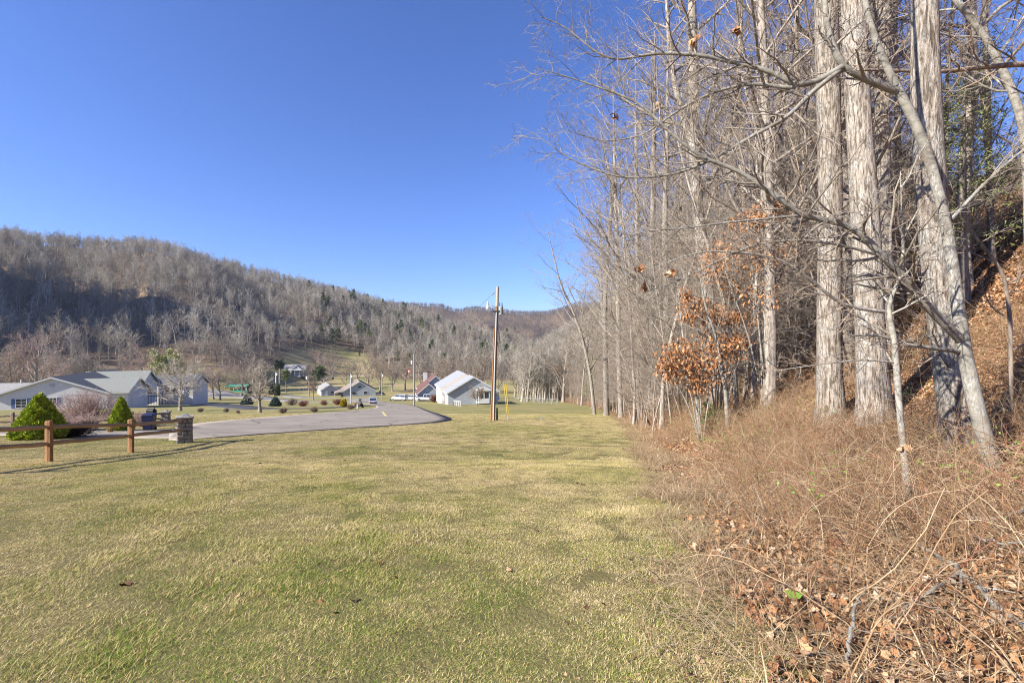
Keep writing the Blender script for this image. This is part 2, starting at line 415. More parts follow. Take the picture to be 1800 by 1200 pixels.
# ------------------------------------------------------------------ branching plants
def norm(a): return a/np.maximum(np.linalg.norm(a, axis=-1, keepdims=True), 1e-9)
def grow(PP, RR, K, t0, t1, ang, lf, taper, rf, npts, up, wig, rng, rmin=0.003, rtip=0.35, lmin=0.0, labs=None):
    B, n, _ = PP.shape
    t = t0 + (t1-t0)*((np.arange(K)[None, :]+rng.random((B, K)))/K)
    f = t*(n-1); i = np.minimum(f.astype(int), n-2); fr = (f-i)[..., None]; bi = np.arange(B)[:, None]
    pos = PP[bi, i]*(1-fr)+PP[bi, i+1]*fr
    rad = RR[bi, i]*(1-fr[..., 0])+RR[bi, i+1]*fr[..., 0]
    tan = norm(PP[bi, i+1]-PP[bi, i])
    L = np.linalg.norm(np.diff(PP, axis=1), axis=2).sum(1)[:, None] if labs is None else labs
    L = np.maximum(L*lf*(1-taper*t)*(0.65+0.6*rng.random((B, K))), lmin)
    ref = np.where(np.abs(tan[..., 2:3]) < 0.9, np.array([0, 0, 1.]), np.array([1., 0, 0]))
    u = norm(np.cross(tan, ref)); v = np.cross(tan, u)
    az = np.arange(K)[None, :]*2.4 + rng.random((B, 1))*6.28 + rng.normal(0, .5, (B, K))
    an = np.radians(ang[0]+(ang[1]-ang[0])*rng.random((B, K)))
    d = tan*np.cos(an)[..., None] + (u*np.cos(az)[..., None]+v*np.sin(az)[..., None])*np.sin(an)[..., None]
    m = B*K; pos = pos.reshape(m, 3); d = d.reshape(m, 3); L = L.reshape(m); r0 = np.maximum(rad.reshape(m)*rf, rmin)
    out = np.zeros((m, npts, 3)); out[:, 0] = pos; st = (L/(npts-1))[:, None]
    for k in range(1, npts):
        d = norm(d + rng.normal(0, wig, (m, 3)) + np.array([0, 0, up]))
        out[:, k] = out[:, k-1]+d*st
    R = r0[:, None]*np.linspace(1, rtip, npts)[None, :]
    return out, R
def tubes(PP, RR, sides):
    B, n, _ = PP.shape
    T = np.empty_like(PP); T[:, 1:-1] = PP[:, 2:]-PP[:, :-2]; T[:, 0] = PP[:, 1]-PP[:, 0]; T[:, -1] = PP[:, -1]-PP[:, -2]
    T = norm(T); D = norm(PP[:, -1]-PP[:, 0])
    ref = np.where(np.abs(D[:, 0:1]) < 0.7, np.array([1., 0, 0]), np.array([0, 1., 0]))[:, None, :]
    U = norm(ref - T*(ref*T).sum(-1, keepdims=True)); W = np.cross(T, U)
    a = 2*np.pi*np.arange(sides)/sides
    V = PP[:, :, None, :] + (U[:, :, None, :]*np.cos(a)[None, None, :, None] + W[:, :, None, :]*np.sin(a)[None, None, :, None])*RR[:, :, None, None]
    base = (np.arange(B)[:, None, None]*n + np.arange(n-1)[None, :, None])*sides
    k = np.arange(sides)[None, None, :]; k2 = (k+1) % sides
    F = np.stack([base+k, base+k2, base+sides+k2, base+sides+k], -1).reshape(-1, 4)
    return V.reshape(-1, 3), F
def join(parts):
    vs, fs, o = [], [], 0
    for v, f in parts:
        vs.append(v); fs.append(f+o); o += len(v)
    return np.concatenate(vs), np.concatenate(fs)
def poly_resample(pts, n):
    p = np.array([tuple(q) for q in pts], float)
    d = np.concatenate([[0], np.cumsum(np.linalg.norm(np.diff(p, axis=0), axis=1))]); s = np.linspace(0, d[-1], n)
    q = np.stack([np.interp(s, d, p[:, k]) for k in range(3)], 1)
    if n >= 8:
        for _ in range(2): q[1:-1] = (q[:-2]+2*q[1:-1]+q[2:])/4
    return q, s/d[-1]

# bark and twig materials
def bark_mat(name, c1, c2, c3, sc_=9.0, vert=0.16, bmp=0.9, dist=0.03, var=0.25, lichen=0.0):
    m, nt, b = new_mat(name)
    f = noise(nt, sc_, 6, 0.65, 'Object', (1, 1, vert), 0.6); g = noise(nt, 2.2, 4, 0.6, 'Object')
    c = ramp(nt, f, [(0.39, c3), (0.48, c2), (0.57, c1)])
    c = mixc(nt, mathn(nt, 'MULTIPLY', g, 0.45), c, c2)
    if lichen:
        l_ = ramp(nt, noise(nt, 2.6, 6, 0.7, 'Object', (1, 1, 0.55), 0.8), [(0.50, (0, 0, 0)), (0.60, (1, 1, 1))]); fine_ = ramp(nt, noise(nt, 55, 3, 0.6, 'Object', (1, 1, .35)), [(0.42, (0.35, 0.35, 0.35)), (0.6, (1, 1, 1))])
        c = mixc(nt, mathn(nt, 'MULTIPLY', l_, lichen), c, mixc(nt, 1.0, (0.56, 0.545, 0.50), fine_, 'MULTIPLY'))
    hv = nt.nodes.new('ShaderNodeHueSaturation'); nt.links.new(c, hv.inputs['Color'])
    nt.links.new(mathn(nt, 'ADD', mathn(nt, 'MULTIPLY', obj_random(nt), var), 1-var/2), hv.inputs['Value'])
    nt.links.new(hv.outputs[0], b.inputs['Base Color']); b.inputs['Roughness'].default_value = 0.9; b.inputs['Specular IOR Level'].default_value = 0.15
    if bmp: bump(nt, b, f, bmp, dist)
    return m
bark_poplar = bark_mat('furrowed_grey_bark', (0.50, 0.445, 0.38), (0.28, 0.235, 0.19), (0.07, 0.055, 0.042), 22, 0.17, 1.0, 0.08, lichen=0.7)
bark_smooth = bark_mat('smooth_pale_bark', (0.34, 0.32, 0.275), (0.25, 0.235, 0.20), (0.14, 0.13, 0.11), 7, 1.6, 0.35, 0.01, lichen=0.6)
bark_brown = bark_mat('brown_bark', (0.31, 0.25, 0.20), (0.22, 0.175, 0.14), (0.11, 0.085, 0.07), 12, 0.2, 0.8, 0.03)
bark_wood = bark_mat('woodland_bark', (0.38, 0.34, 0.29), (0.26, 0.228, 0.195), (0.12, 0.10, 0.085), 14, 0.15, 0.7, 0.03, 0.45)
twig_grey = bark_mat('grey_twigs', (0.35, 0.31, 0.26), (0.28, 0.24, 0.20), (0.19, 0.16, 0.13), 3, 1, 0, var=0.35)
twig_brown = bark_mat('brown_twigs', (0.33, 0.265, 0.205), (0.27, 0.21, 0.16), (0.19, 0.145, 0.11), 3, 1, 0, var=0.35)
def hill_twig(name, stops):
    m, nt, b = new_mat(name)
    r_ = obj_random(nt); nt.links.new(ramp(nt, r_, stops), b.inputs['Base Color'])
    b.inputs['Roughness'].default_value = 0.95; b.inputs['Specular IOR Level'].default_value = 0.1; return m
twig_hill = hill_twig('hillside_twigs', [(0.0, (0.15, 0.135, 0.115)), (0.25, (0.25, 0.225, 0.19)), (0.5, (0.33, 0.295, 0.24)), (0.75, (0.48, 0.45, 0.385)), (1.0, (0.27, 0.215, 0.165))])
twig_pink = hill_twig('rosy_twigs', [(0.0, (0.33, 0.235, 0.21)), (1.0, (0.38, 0.28, 0.25))])
needle, nt, b = new_mat('pine_needles')
nt.links.new(ramp(nt, obj_random(nt), [(0, (0.035, 0.06, 0.022)), (0.6, (0.07, 0.105, 0.032)), (1, (0.12, 0.15, 0.04))]), b.inputs['Base Color'])
b.inputs['Roughness'].default_value = 0.8

# sources of scattered cover live outside the scene collection
def scatter(name, pos, rot, scl, idx, sources, label=None, cat=None):
    col = bpy.data.collections.new(name+'_source')
    for k, (me, mat) in enumerate(sources):
        if len(me.materials) == 0: me.materials.append(mat)
        so = bpy.data.objects.new('%s_piece_%02d' % (name, k), me); col.objects.link(so)
    me = bpy.data.meshes.new(name); me.vertices.add(len(pos)); me.vertices.foreach_set('co', np.asarray(pos, np.float32).ravel())
    a = me.attributes.new('rot', 'FLOAT_VECTOR', 'POINT'); a.data.foreach_set('vector', np.asarray(rot, np.float32).ravel())
    scl = np.asarray(scl, np.float32)
    if scl.ndim == 1: scl = np.repeat(scl[:, None], 3, 1)
    a = me.attributes.new('scl', 'FLOAT_VECTOR', 'POINT'); a.data.foreach_set('vector', scl.ravel())
    a = me.attributes.new('pick', 'INT', 'POINT'); a.data.foreach_set('value', np.asarray(idx, np.int32))
    ng = bpy.data.node_groups.new(name+'_nodes', 'GeometryNodeTree')
    ng.interface.new_socket('Geometry', in_out='INPUT', socket_type='NodeSocketGeometry')
    ng.interface.new_socket('Geometry', in_out='OUTPUT', socket_type='NodeSocketGeometry')
    gi = ng.nodes.new('NodeGroupInput'); go = ng.nodes.new('NodeGroupOutput')
    iop = ng.nodes.new('GeometryNodeInstanceOnPoints'); ci = ng.nodes.new('GeometryNodeCollectionInfo')
    ci.inputs['Collection'].default_value = col; ci.inputs['Separate Children'].default_value = True; ci.inputs['Reset Children'].default_value = True
    iop.inputs['Pick Instance'].default_value = True
    def na(nm, t):
        n_ = ng.nodes.new('GeometryNodeInputNamedAttribute'); n_.data_type = t; n_.inputs['Name'].default_value = nm
        return [s_ for s_ in n_.outputs if s_.enabled and s_.name == 'Attribute'][0]
    ng.links.new(gi.outputs[0], iop.inputs['Points']); ng.links.new(ci.outputs[0], iop.inputs['Instance'])
    e2r = ng.nodes.new('FunctionNodeEulerToRotation'); ng.links.new(na('rot', 'FLOAT_VECTOR'), e2r.inputs[0])
    ng.links.new(e2r.outputs[0], iop.inputs['Rotation'])
    ng.links.new(na('scl', 'FLOAT_VECTOR'), iop.inputs['Scale']); ng.links.new(na('pick', 'INT'), iop.inputs['Instance Index'])
    ng.links.new(iop.outputs[0], go.inputs[0])
    o = obj(name, me); md = o.modifiers.new('scatter', 'NODES'); md.node_group = ng
    tag(o, label, cat, kind='stuff'); return o
# ------------------------------------------------------------------ tree shapes
def stem(h, r, n, rng, wig=0.02, lean=(0, 0), rtop=0.12):
    d = np.array([lean[0], lean[1], 1.0]); d /= np.linalg.norm(d); p = np.zeros((n, 3))
    for k in range(1, n):
        d = d + rng.normal(0, wig, 3); d[2] = max(d[2], 0.5); d /= np.linalg.norm(d); p[k] = p[k-1]+d*h/(n-1)
    t = np.linspace(0, 1, n); R = r*((1-t)**0.8*(1-rtop)+rtop); R = R*(1+0.5*np.exp(-t*h/0.35))
    return p[None], R[None]
def tri(a): return a
def tree_hill(seed, h=15.0, spread=1.0, vase=False, tk=5):
    g = np.random.default_rng(seed)
    T = stem(h*0.86, 0.20*h/15, 8, g, 0.05)
    L = grow(*T, 13, 0.28 if not vase else 0.18, 0.98, (22, 55) if not vase else (18, 40), 0.52*spread, 0.55, 0.5, 5, 0.10, 0.14, g, 0.04)
    Bq = grow(*L, 6, 0.25, 1.0, (25, 60), 0.48, 0.4, 0.5, 4, 0.06, 0.16, g, 0.04)
    Wq = grow(*Bq, tk, 0.15, 1.0, (25, 65), 0.6, 0.3, 0.6, 3, 0.04, 0.15, g, 0.03, 0.5)
    return join([tubes(*T, 6), tubes(*L, 4)]), join([tubes(*Bq, 3), tubes(*Wq, 3)])
def tree_tall(seed, h=22.0, r=0.19, start=0.34, nl=34):
    g = np.random.default_rng(seed)
    T = stem(h, r, 16, g, 0.025)
    L = grow(*T, nl, start, 0.97, (35, 70), 0.27, 0.45, 0.42, 7, 0.09, 0.13, g, 0.02)
    Bq = grow(*L, 7, 0.2, 1.0, (30, 65), 0.45, 0.4, 0.5, 5, 0.05, 0.16, g, 0.009)
    Wq = grow(*Bq, 5, 0.15, 1.0, (30, 65), 0.5, 0.3, 0.55, 4, 0.04, 0.16, g, 0.006)
    X = grow(*Wq, 3, 0.2, 1.0, (30, 60), 0.5, 0.2, 0.7, 3, 0.03, 0.15, g, 0.0055, 0.5)
    return join([tubes(*T, 12), tubes(*L, 6)]), join([tubes(*Bq, 4), tubes(*Wq, 3), tubes(*X, 3)])
def tree_pole(seed, h=12.0, r=0.075):
    g = np.random.default_rng(seed)
    T = stem(h, r, 14, g, 0.04, (g.normal(0, .05), g.normal(0, .05)))
    L = grow(*T, 34, 0.12, 0.98, (45, 85), 0.29, 0.5, 0.36, 7, 0.03, 0.12, g, 0.008)
    Bq = grow(*L, 7, 0.2, 1.0, (30, 65), 0.4, 0.3, 0.5, 4, 0.03, 0.15, g, 0.005)
    X = grow(*Bq, 4, 0.15, 1.0, (30, 60), 0.5, 0.2, 0.7, 3, 0.02, 0.15, g, 0.0035, 0.5)
    return join([tubes(*T, 10), tubes(*L, 5)]), join([tubes(*Bq, 3), tubes(*X, 3)])
def tree_sapling(seed, h=5.0):
    g = np.random.default_rng(seed)
    T = stem(h, 0.035, 10, g, 0.06, (g.normal(0, .15), g.normal(0, .15)))
    L = grow(*T, 18, 0.15, 0.98, (40, 80), 0.38, 0.5, 0.45, 7, 0.04, 0.13, g, 0.006)
    Bq = grow(*L, 7, 0.15, 1.0, (30, 60), 0.45, 0.3, 0.5, 4, 0.02, 0.15, g, 0.0035)
    X = grow(*Bq, 3, 0.15, 1.0, (30, 60), 0.5, 0.2, 0.7, 3, 0.02, 0.15, g, 0.0025, 0.5)
    return join([tubes(*T, 8), tubes(*L, 5)]), join([tubes(*Bq, 3), tubes(*X, 3)])
def leaf_cards(pos, nrm_jit, size, rng, aspect=1.6):
    """small folded leaves (two triangles, creased) at pos"""
    m = len(pos); d = norm(rng.normal(0, 1, (m, 3))+nrm_jit); q = norm(np.cross(d, rng.normal(0, 1, (m, 3)))); n_ = np.cross(d, q)
    s = (size*(0.6+0.8*rng.random(m)))[:, None]; hw = s*0.5/aspect
    V = np.stack([pos, pos+d*s*0.5+q*hw+n_*s*0.12, pos+d*s, pos+d*s*0.5-q*hw+n_*s*0.12], 1)
    b_ = np.arange(m)*4
    return V.reshape(-1, 3), np.stack([b_, b_+1, b_+2, b_+3], 1)
def tree_pine(seed, h=14.0, w=2.6, dense=900, leaf=0.75, asp=1.7):
    g = np.random.default_rng(seed)
    T = stem(h, 0.16*h/14, 7, g, 0.02)
    L = grow(*T, 46, 0.22, 0.99, (65, 95), 0.23*w/2.6, 0.8, 0.3, 4, 0.03, 0.08, g, 0.02)
    i = g.integers(0, len(L[0]), dense); t = g.random(dense)**0.6*2.999; k = t.astype(int); f = (t-k)[:, None]
    pos = L[0][i, k]*(1-f)+L[0][i, np.minimum(k+1, 3)]*f + g.normal(0, 0.22, (dense, 3))
    return join([tubes(*T, 6), tubes(*L, 3)]), leaf_cards(pos, np.array([0, 0, 0.3]), np.full(dense, leaf), g, asp)
def conical(seed, h, w, n, leaf=0.045, lump=0.10, power=0.85):
    """dense clipped evergreen cone: many small sprays over a lumpy surface"""
    g = np.random.default_rng(seed)
    t = 1-np.sqrt(g.random(n)); a = g.random(n)*2*np.pi
    prof_ = np.where(t < 0.12, 0.80+1.7*t, 1.0)*(1-t)**power
    rr = w/2*prof_*(1+lump*(np.sin(a*7+t*19)*0.6+np.sin(a*13-t*31)*0.5) + g.normal(0, 0.035, n)) * np.where(g.random(n) < 0.25, 0.86, 1.0)
    pos = np.stack([rr*np.cos(a), rr*np.sin(a), t*h+0.03], 1)
    out = np.stack([np.cos(a), np.sin(a), np.full(n, 0.9)], 1)
    V, F = leaf_cards(pos, out*1.3, np.full(n, leaf), g, 2.0)
    k = 14; core = []
    for j in range(11):
        tt = j/10; r_ = w/2*0.82*(0.80+1.7*min(tt, .12) if tt < .12 else 1.0)*(1-tt)**power
        core.append([(r_*math.cos(2*math.pi*q/k), r_*math.sin(2*math.pi*q/k), tt*h*0.97+0.02) for q in range(k)])
    cv = np.array(core).reshape(-1, 3); b_ = (np.arange(10)[:, None]*k+np.arange(k)[None, :]); b2_ = (np.arange(10)[:, None]*k+(np.arange(k)[None, :]+1) % k)
    cf = np.stack([b_, b2_, b2_+k, b_+k], -1).reshape(-1, 4)
    return join([(V, F), (cv, cf)])
def to_mesh(name, vf, smooth=True): return mesh_np(name, vf[0], [vf[1]], smooth)
def tree_thing(name, label, loc, vfs, mats, rotz=0.0, group=None, scale=1.0, cat='tree', parts=('trunk', 'crown')):
    r = thing(name, label, cat, loc, rotz, group); r.scale = (scale,)*3
    for p_, vf, m_ in zip(parts, vfs, mats): obj(p_, to_mesh(p_, vf), m_, r)
    return r

# ------------------------------------------------------------------ the near trees of the bank, one by one
def path_tree(name, label, path, D, top=15.0, bark=None, tw=None, seed=0, limbs=14, start=0.45, extra=(), sides=22, lfac=0.22, sink=0.25):
    """trunk centre line given in photograph pixels (px, py, width px) at distance D; base first"""
    g = np.random.default_rng(seed); bark = bark or bark_poplar; tw = tw or twig_grey
    Ds = [D]*len(path) if not isinstance(D, (list, tuple)) else D
    pts = [np.array(P(px, py, d)) for (px, py, w_), d in zip(path, Ds)]; rad = [w_/2/FPX*d/math.hypot(1, (px-900)/FPX) for (px, py, w_), d in zip(path, Ds)]
    gzb = gz(pts[0][0], pts[0][1]); pts[0] = np.array([pts[0][0], pts[0][1], min(pts[0][2], gzb)-sink])
    d_ = pts[-1]-pts[-2]; d_ = d_/np.linalg.norm(d_); d_ = d_*0.5+np.array([0, 0, 0.5]); d_ /= np.linalg.norm(d_)
    if top:
        for k in range(1, 5):
            pts.append(pts[-1]+d_*top/4); rad.append(max(rad[-1]*0.72, min(0.02, rad[-1]*0.6)))
    q, s = poly_resample(pts, 30); p = np.array(pts); dd = np.concatenate([[0], np.cumsum(np.linalg.norm(np.diff(p, axis=0), axis=1))])
    R = np.interp(s, dd/dd[-1], rad); R = R*(1+0.35*np.exp(-s*dd[-1]/0.45))
    base = np.array([pts[0][0], pts[0][1], gzb]); q = q-base
    T = (q[None], R[None]); trunk = [tubes(*T, sides)]; crown = []
    def dress(L, nb, nt_, nx, lf=0.42, up=0.02, rm=0.004):
        Bq = grow(*L, nb, 0.12, 1.0, (28, 65), lf, 0.45, 0.5, 6, up, 0.15, g, rm)
        Wq = grow(*Bq, nt_, 0.12, 1.0, (28, 62), 0.48, 0.3, 0.55, 4, up, 0.15, g, rm*0.62)
        X = grow(*Wq, nx, 0.2, 1.0, (28, 58), 0.5, 0.2, 0.7, 3, up, 0.14, g, rm*0.45, 0.5)
        crown.extend([tubes(*Bq, 4), tubes(*Wq, 3), tubes(*X, 3)])
    if limbs:
        L = grow(*T, limbs, start, 0.97, (38, 70), lfac, 0.4, 0.36, 8, 0.07, 0.11, g, 0.012)
        trunk.append(tubes(*L, 6)); dress(L, 7, 5, 3)
    for ex in extra:
        pp = [np.array(P(a, b_, c_))-base for a, b_, c_ in ex['p']]; n_ = max(12, 3*len(pp))
        qq, ss = poly_resample(pp, n_); r0, r1 = ex['r']
        L = (qq[None], (r0+(r1-r0)*ss)[None]); trunk.append(tubes(*L, 8)); dress(L, int(ex.get('nb', 16)*1.35), ex.get('nt', 7), ex.get('nx', 4), ex.get('lf', 0.22), ex.get('up', 0.02), ex.get('rm', 0.0035))
    r = thing(name, label, 'tree', tuple(base))
    obj('trunk', to_mesh('trunk', join(trunk)), bark, r)
    if crown: obj('crown', to_mesh('crown', join(crown)), tw, r)
    return r

path_tree('tulip_tree', 'thick straight furrowed grey trunk, nearest of the big trunks, behind the leaning pale tree',
          [(1698, 872, 84), (1687, 783, 68), (1665, 617, 62), (1645, 450, 61), (1640, 375, 60), (1627, 208, 58), (1625, 0, 51)], 6.2, 9.0, seed=1, limbs=10, start=0.62)
path_tree('tulip_tree', 'thick grey trunk standing furthest left in the clump of big trunks',
          [(1462, 735, 56), (1457, 650, 46), (1458, 450, 44), (1461, 375, 44), (1457, 208, 44), (1452, 0, 44)], 10.6, 10.0, seed=2, limbs=12, start=0.5)
path_tree('tulip_tree', 'big grey trunk with dark scorched side in the middle of the clump',
          [(1540, 720, 66), (1530, 600, 56), (1524, 450, 54), (1521, 375, 53), (1509, 208, 47), (1499, 0, 44)], 9.6, 10.0, seed=3, limbs=12, start=0.5)
path_tree('tulip_tree', 'slimmer grey trunk just right of the scorched one, further back',
          [(1560, 700, 34), (1556, 500, 30), (1553, 375, 29), (1551, 208, 28), (1551, 0, 30)], 14.5, 11.0, seed=4, limbs=12, start=0.45)
path_tree('tulip_tree', 'tall forked poplar with a flared base beside the brown leaved saplings',
          [(1266, 716, 34), (1258, 620, 24), (1240, 480, 22), (1228, 380, 21), (1220, 300, 20), (1220, 200, 19), (1217, 60, 17)], 17.8, 10.0, seed=5, limbs=16, start=0.35,
          extra=[{'p': [(1222, 270, 17.8), (1205, 220, 17.8), (1185, 150, 17.8), (1175, 60, 17.8), (1168, -60, 17.8)], 'r': (.14, .05), 'lf': .3},
                 {'p': [(1226, 350, 17.8), (1262, 300, 18), (1290, 220, 18), (1300, 120, 18), (1304, 0, 18)], 'r': (.12, .05), 'lf': .3}])
# the leaning pale tree whose limbs reach across the picture
H5 = 5.3
path_tree('leaning_maple', 'pale smooth leaning tree at the lawn edge whose long limbs reach far left',
          [(1762, 872, 36), (1735, 780, 33), (1712, 700, 32), (1694, 620, 29), (1679, 500, 25), (1662, 375, 22), (1642, 317, 21), (1625, 233, 20), (1596, 192, 19), (1575, 158, 18), (1562, 121, 14), (1537, 75, 13), (1525, 46, 12), (1517, 0, 12)],
          H5, 3.0, bark_smooth, twig_grey, 6, limbs=6, start=0.8, sides=18,
          extra=[{'p': [(1575, 160, 5.3), (1529, 142, 5.25), (1487, 123, 5.2), (1475, 108, 5.2), (1462, 75, 5.2), (1452, 42, 5.2), (1450, -10, 5.2), (1440, -120, 5.2)], 'r': (.045, .02)},
                 {'p': [(1480, 118, 5.2), (1440, 142, 5.2), (1400, 153, 5.2), (1367, 130, 5.2), (1317, 115, 5.25), (1283, 108, 5.3), (1233, 97, 5.3), (1167, 93, 5.35), (1133, 97, 5.4), (1080, 107, 5.4), (1043, 90, 5.4), (1013, 63, 5.4), (987, 43, 5.4), (950, 30, 5.4)], 'r': (.036, .004), 'nb': 30, 'lf': .20},
                 {'p': [(1475, 125, 5.2), (1421, 167, 5.1), (1400, 193, 5.1), (1367, 217, 5.0), (1333, 233, 5.0), (1283, 263, 5.0), (1233, 290, 5.0), (1183, 307, 5.0), (1133, 313, 5.0), (1087, 312, 5.0), (1050, 300, 5.0), (1017, 287, 5.0), (983, 267, 5.0), (937, 233, 5.0)], 'r': (.028, .004), 'nb': 32, 'lf': .17},
                 {'p': [(1400, 153, 5.2), (1383, 157, 5.25), (1333, 145, 5.3), (1283, 153, 5.4), (1233, 170, 5.5), (1183, 200, 5.5), (1130, 240, 5.6), (1060, 250, 5.6), (985, 225, 5.6)], 'r': (.022, .003), 'nb': 26, 'lf': .2},
                 {'p': [(1692, 600, 5.3), (1658, 567, 5.2), (1621, 529, 5.1), (1592, 487, 5.0), (1550, 450, 4.95), (1504, 400, 4.9), (1454, 387, 4.9), (1404, 379, 4.85), (1377, 353, 4.8), (1333, 323, 4.8), (1300, 300, 4.8), (1233, 277, 4.8), (1177, 233, 4.8), (1133, 187, 4.8), (1100, 170, 4.8), (1033, 147, 4.8), (983, 130, 4.8), (940, 120, 4.8)], 'r': (.052, .003), 'nb': 40, 'lf': .15},
                 {'p': [(1683, 617, 5.3), (1642, 612, 5.2), (1583, 604, 5.1), (1546, 587, 5.05), (1500, 590, 5.0)], 'r': (.03, .01), 'nb': 10, 'lf': .35},
                 {'p': [(1671, 387, 5.3), (1704, 350, 5.4), (1746, 308, 5.5), (1800, 262, 5.6), (1900, 190, 5.8)], 'r': (.022, .008), 'nb': 12, 'lf': .3},
                 {'p': [(1404, 379, 4.85), (1340, 385, 4.8), (1270, 392, 4.75), (1200, 402, 4.75), (1130, 405, 4.7), (1060, 432, 4.7)], 'r': (.016, .003), 'nb': 22, 'lf': .22},
                 {'p': [(1550, 450, 4.95), (1480, 430, 4.9), (1400, 420, 4.8), (1320, 430, 4.75), (1240, 470, 4.7), (1180, 500, 4.7), (1110, 520, 4.7)], 'r': (.018, .003), 'nb': 24, 'lf': .2}])
path_tree('forked_sapling', 'thin pale crooked sapling rising from the brambles left of the leaning tree',
          [(1600, 897, 15), (1592, 825, 14), (1583, 742, 13), (1575, 637, 13), (1571, 575, 12), (1554, 546, 9), (1571, 512, 8), (1590, 475, 7), (1587, 430, 6)], 5.0, 0.8, bark_smooth, twig_brown, 7, limbs=8, start=0.4, sides=12,
          extra=[{'p': [(1554, 548, 5), (1480, 538, 4.9), (1420, 487, 4.8), (1375, 454, 4.8), (1294, 442, 4.7), (1228, 440, 4.7), (1150, 470, 4.7)], 'r': (.022, .004), 'nb': 26, 'lf': .22},
                 {'p': [(1570, 637, 5), (1517, 631, 4.9), (1412, 644, 4.8), (1360, 652, 4.8)], 'r': (.011, .003), 'nb': 14, 'lf': .3}])
path_tree('slender_tree', 'slender grey tree leaning over the slope at the right edge of the picture',
          [(1812, 560, 22), (1808, 330, 21), (1800, 217, 20), (1792, 188, 19), (1771, 142, 18), (1750, 96, 17), (1725, 50, 15), (1667, -10, 13)], 10.5, 4.0, bark_smooth, twig_grey, 8, limbs=14, start=0.35, sides=12)
path_tree('bare_tree', 'long bare horizontal limbed tree with brown bark at far right behind the thick trunk',
          [(1850, 700, 20), (1838, 400, 17), (1830, 113, 14)], 8.0, 5.0, bark_brown, twig_brown, 9, limbs=14, start=0.3, sides=10,
          extra=[{'p': [(1832, 113, 8), (1800, 112, 8), (1704, 121, 8), (1650, 127, 8), (1580, 124, 8.1), (1490, 122, 8.2)], 'r': (.05, .02), 'nb': 10, 'lf': .3}])
path_tree('dark_sapling', 'dark thin sapling against the sunny leaf bank at right',
          [(1778, 640, 9), (1776, 560, 9), (1765, 480, 8), (1735, 440, 7), (1700, 400, 5)], 7.2, 0.8, bark_brown, twig_brown, 11, limbs=8, start=0.3, sides=10)
mids = [((1357, 690, 15), (1350, 616, 13), (1345, 520, 12), (1342, 380, 11), (1340, 200, 10), 14.5, 'straight grey tree on the leaf slope between the flared poplar and the big trunks'),
        ((1175, 708, 13), (1171, 640, 12), (1172, 520, 12), (1168, 440, 11), (1172, 250, 9), 26.0, 'pale straight tree directly behind the brown leaved saplings'),
        ((1147, 702, 13), (1145, 600, 12), (1145, 520, 11), (1147, 400, 10), (1150, 220, 8), 29.0, 'stout straight trunk second left of the brown leaved saplings'),
        ((1121, 702, 9), (1123, 600, 8), (1122, 520, 8), (1120, 400, 7), (1118, 260, 6), 31.0, 'thin straight pale trunk third left of the brown leaved saplings'),
        ((1092, 716, 9), (1088, 640, 9), (1087, 550, 8), (1084, 400, 7), (1080, 280, 6), 36.0, 'pale woodland edge trunk rising straight from the lawn corner'),
        ((1066, 712, 10), (1064, 620, 9), (1063, 540, 8), (1070, 420, 6), (1078, 330, 5), 42.0, 'forked grey tree at the far corner of the lawn'),
        ((1046, 718, 6), (1038, 660, 6), (1026, 600, 5), (1005, 540, 4), (985, 500, 3), 44.0, 'thin tree leaning left out over the far lawn corner'),
        ((1112, 730, 5), (1117, 700, 5), (1112, 640, 4), (1108, 560, 3), (1100, 480, 3), 27.0, 'crooked little tree standing at the lawn edge'),
        ((1405, 660, 14), (1403, 560, 13), (1400, 420, 12), (1398, 250, 11), (1400, 60, 10), 18.0, 'grey trunk upslope just left of the furthest left big trunk'),
        ((1590, 600, 14), (1585, 450, 13), (1580, 300, 12), (1575, 150, 11), (1572, 0, 10), 19.0, 'narrow trunk seen through the gap beside the nearest thick trunk'),
        ((1745, 520, 15), (1742, 400, 14), (1738, 260, 13), (1735, 120, 12), (1730, 0, 10), 17.0, 'grey tree high on the leaf bank near the right edge'),
        ((1310, 660, 9), (1312, 560, 8), (1310, 430, 8), (1306, 300, 7), (1300, 150, 6), 22.0, 'thin upslope trunk right of the flared poplar')]
for k, m_ in enumerate(mids):
    path_tree('woodland_tree', m_[6], list(m_[:5]), m_[5], 6.0, bark_wood, twig_grey if k % 3 else twig_brown, 20+k, limbs=26, start=0.2, sides=12, sink=0.4, lfac=0.3)
# bent saplings in front of the poplar
sap = [([(1232, 722, 6), (1222, 680, 5), (1210, 640, 5), (1200, 590, 4)], 13.5, 'left stem of the thin saplings under the brown leaves'),
       ([(1280, 730, 8), (1275, 680, 7), (1266, 640, 6), (1262, 600, 5), (1240, 540, 4)], 13.0, 'leaning grey sapling right against the flared poplar base')]
for k, (p_, d_, lb) in enumerate(sap):
    path_tree('sapling', lb, p_, d_, 1.6, bark_smooth, twig_brown, 60+k, limbs=10, start=0.4, sides=8)

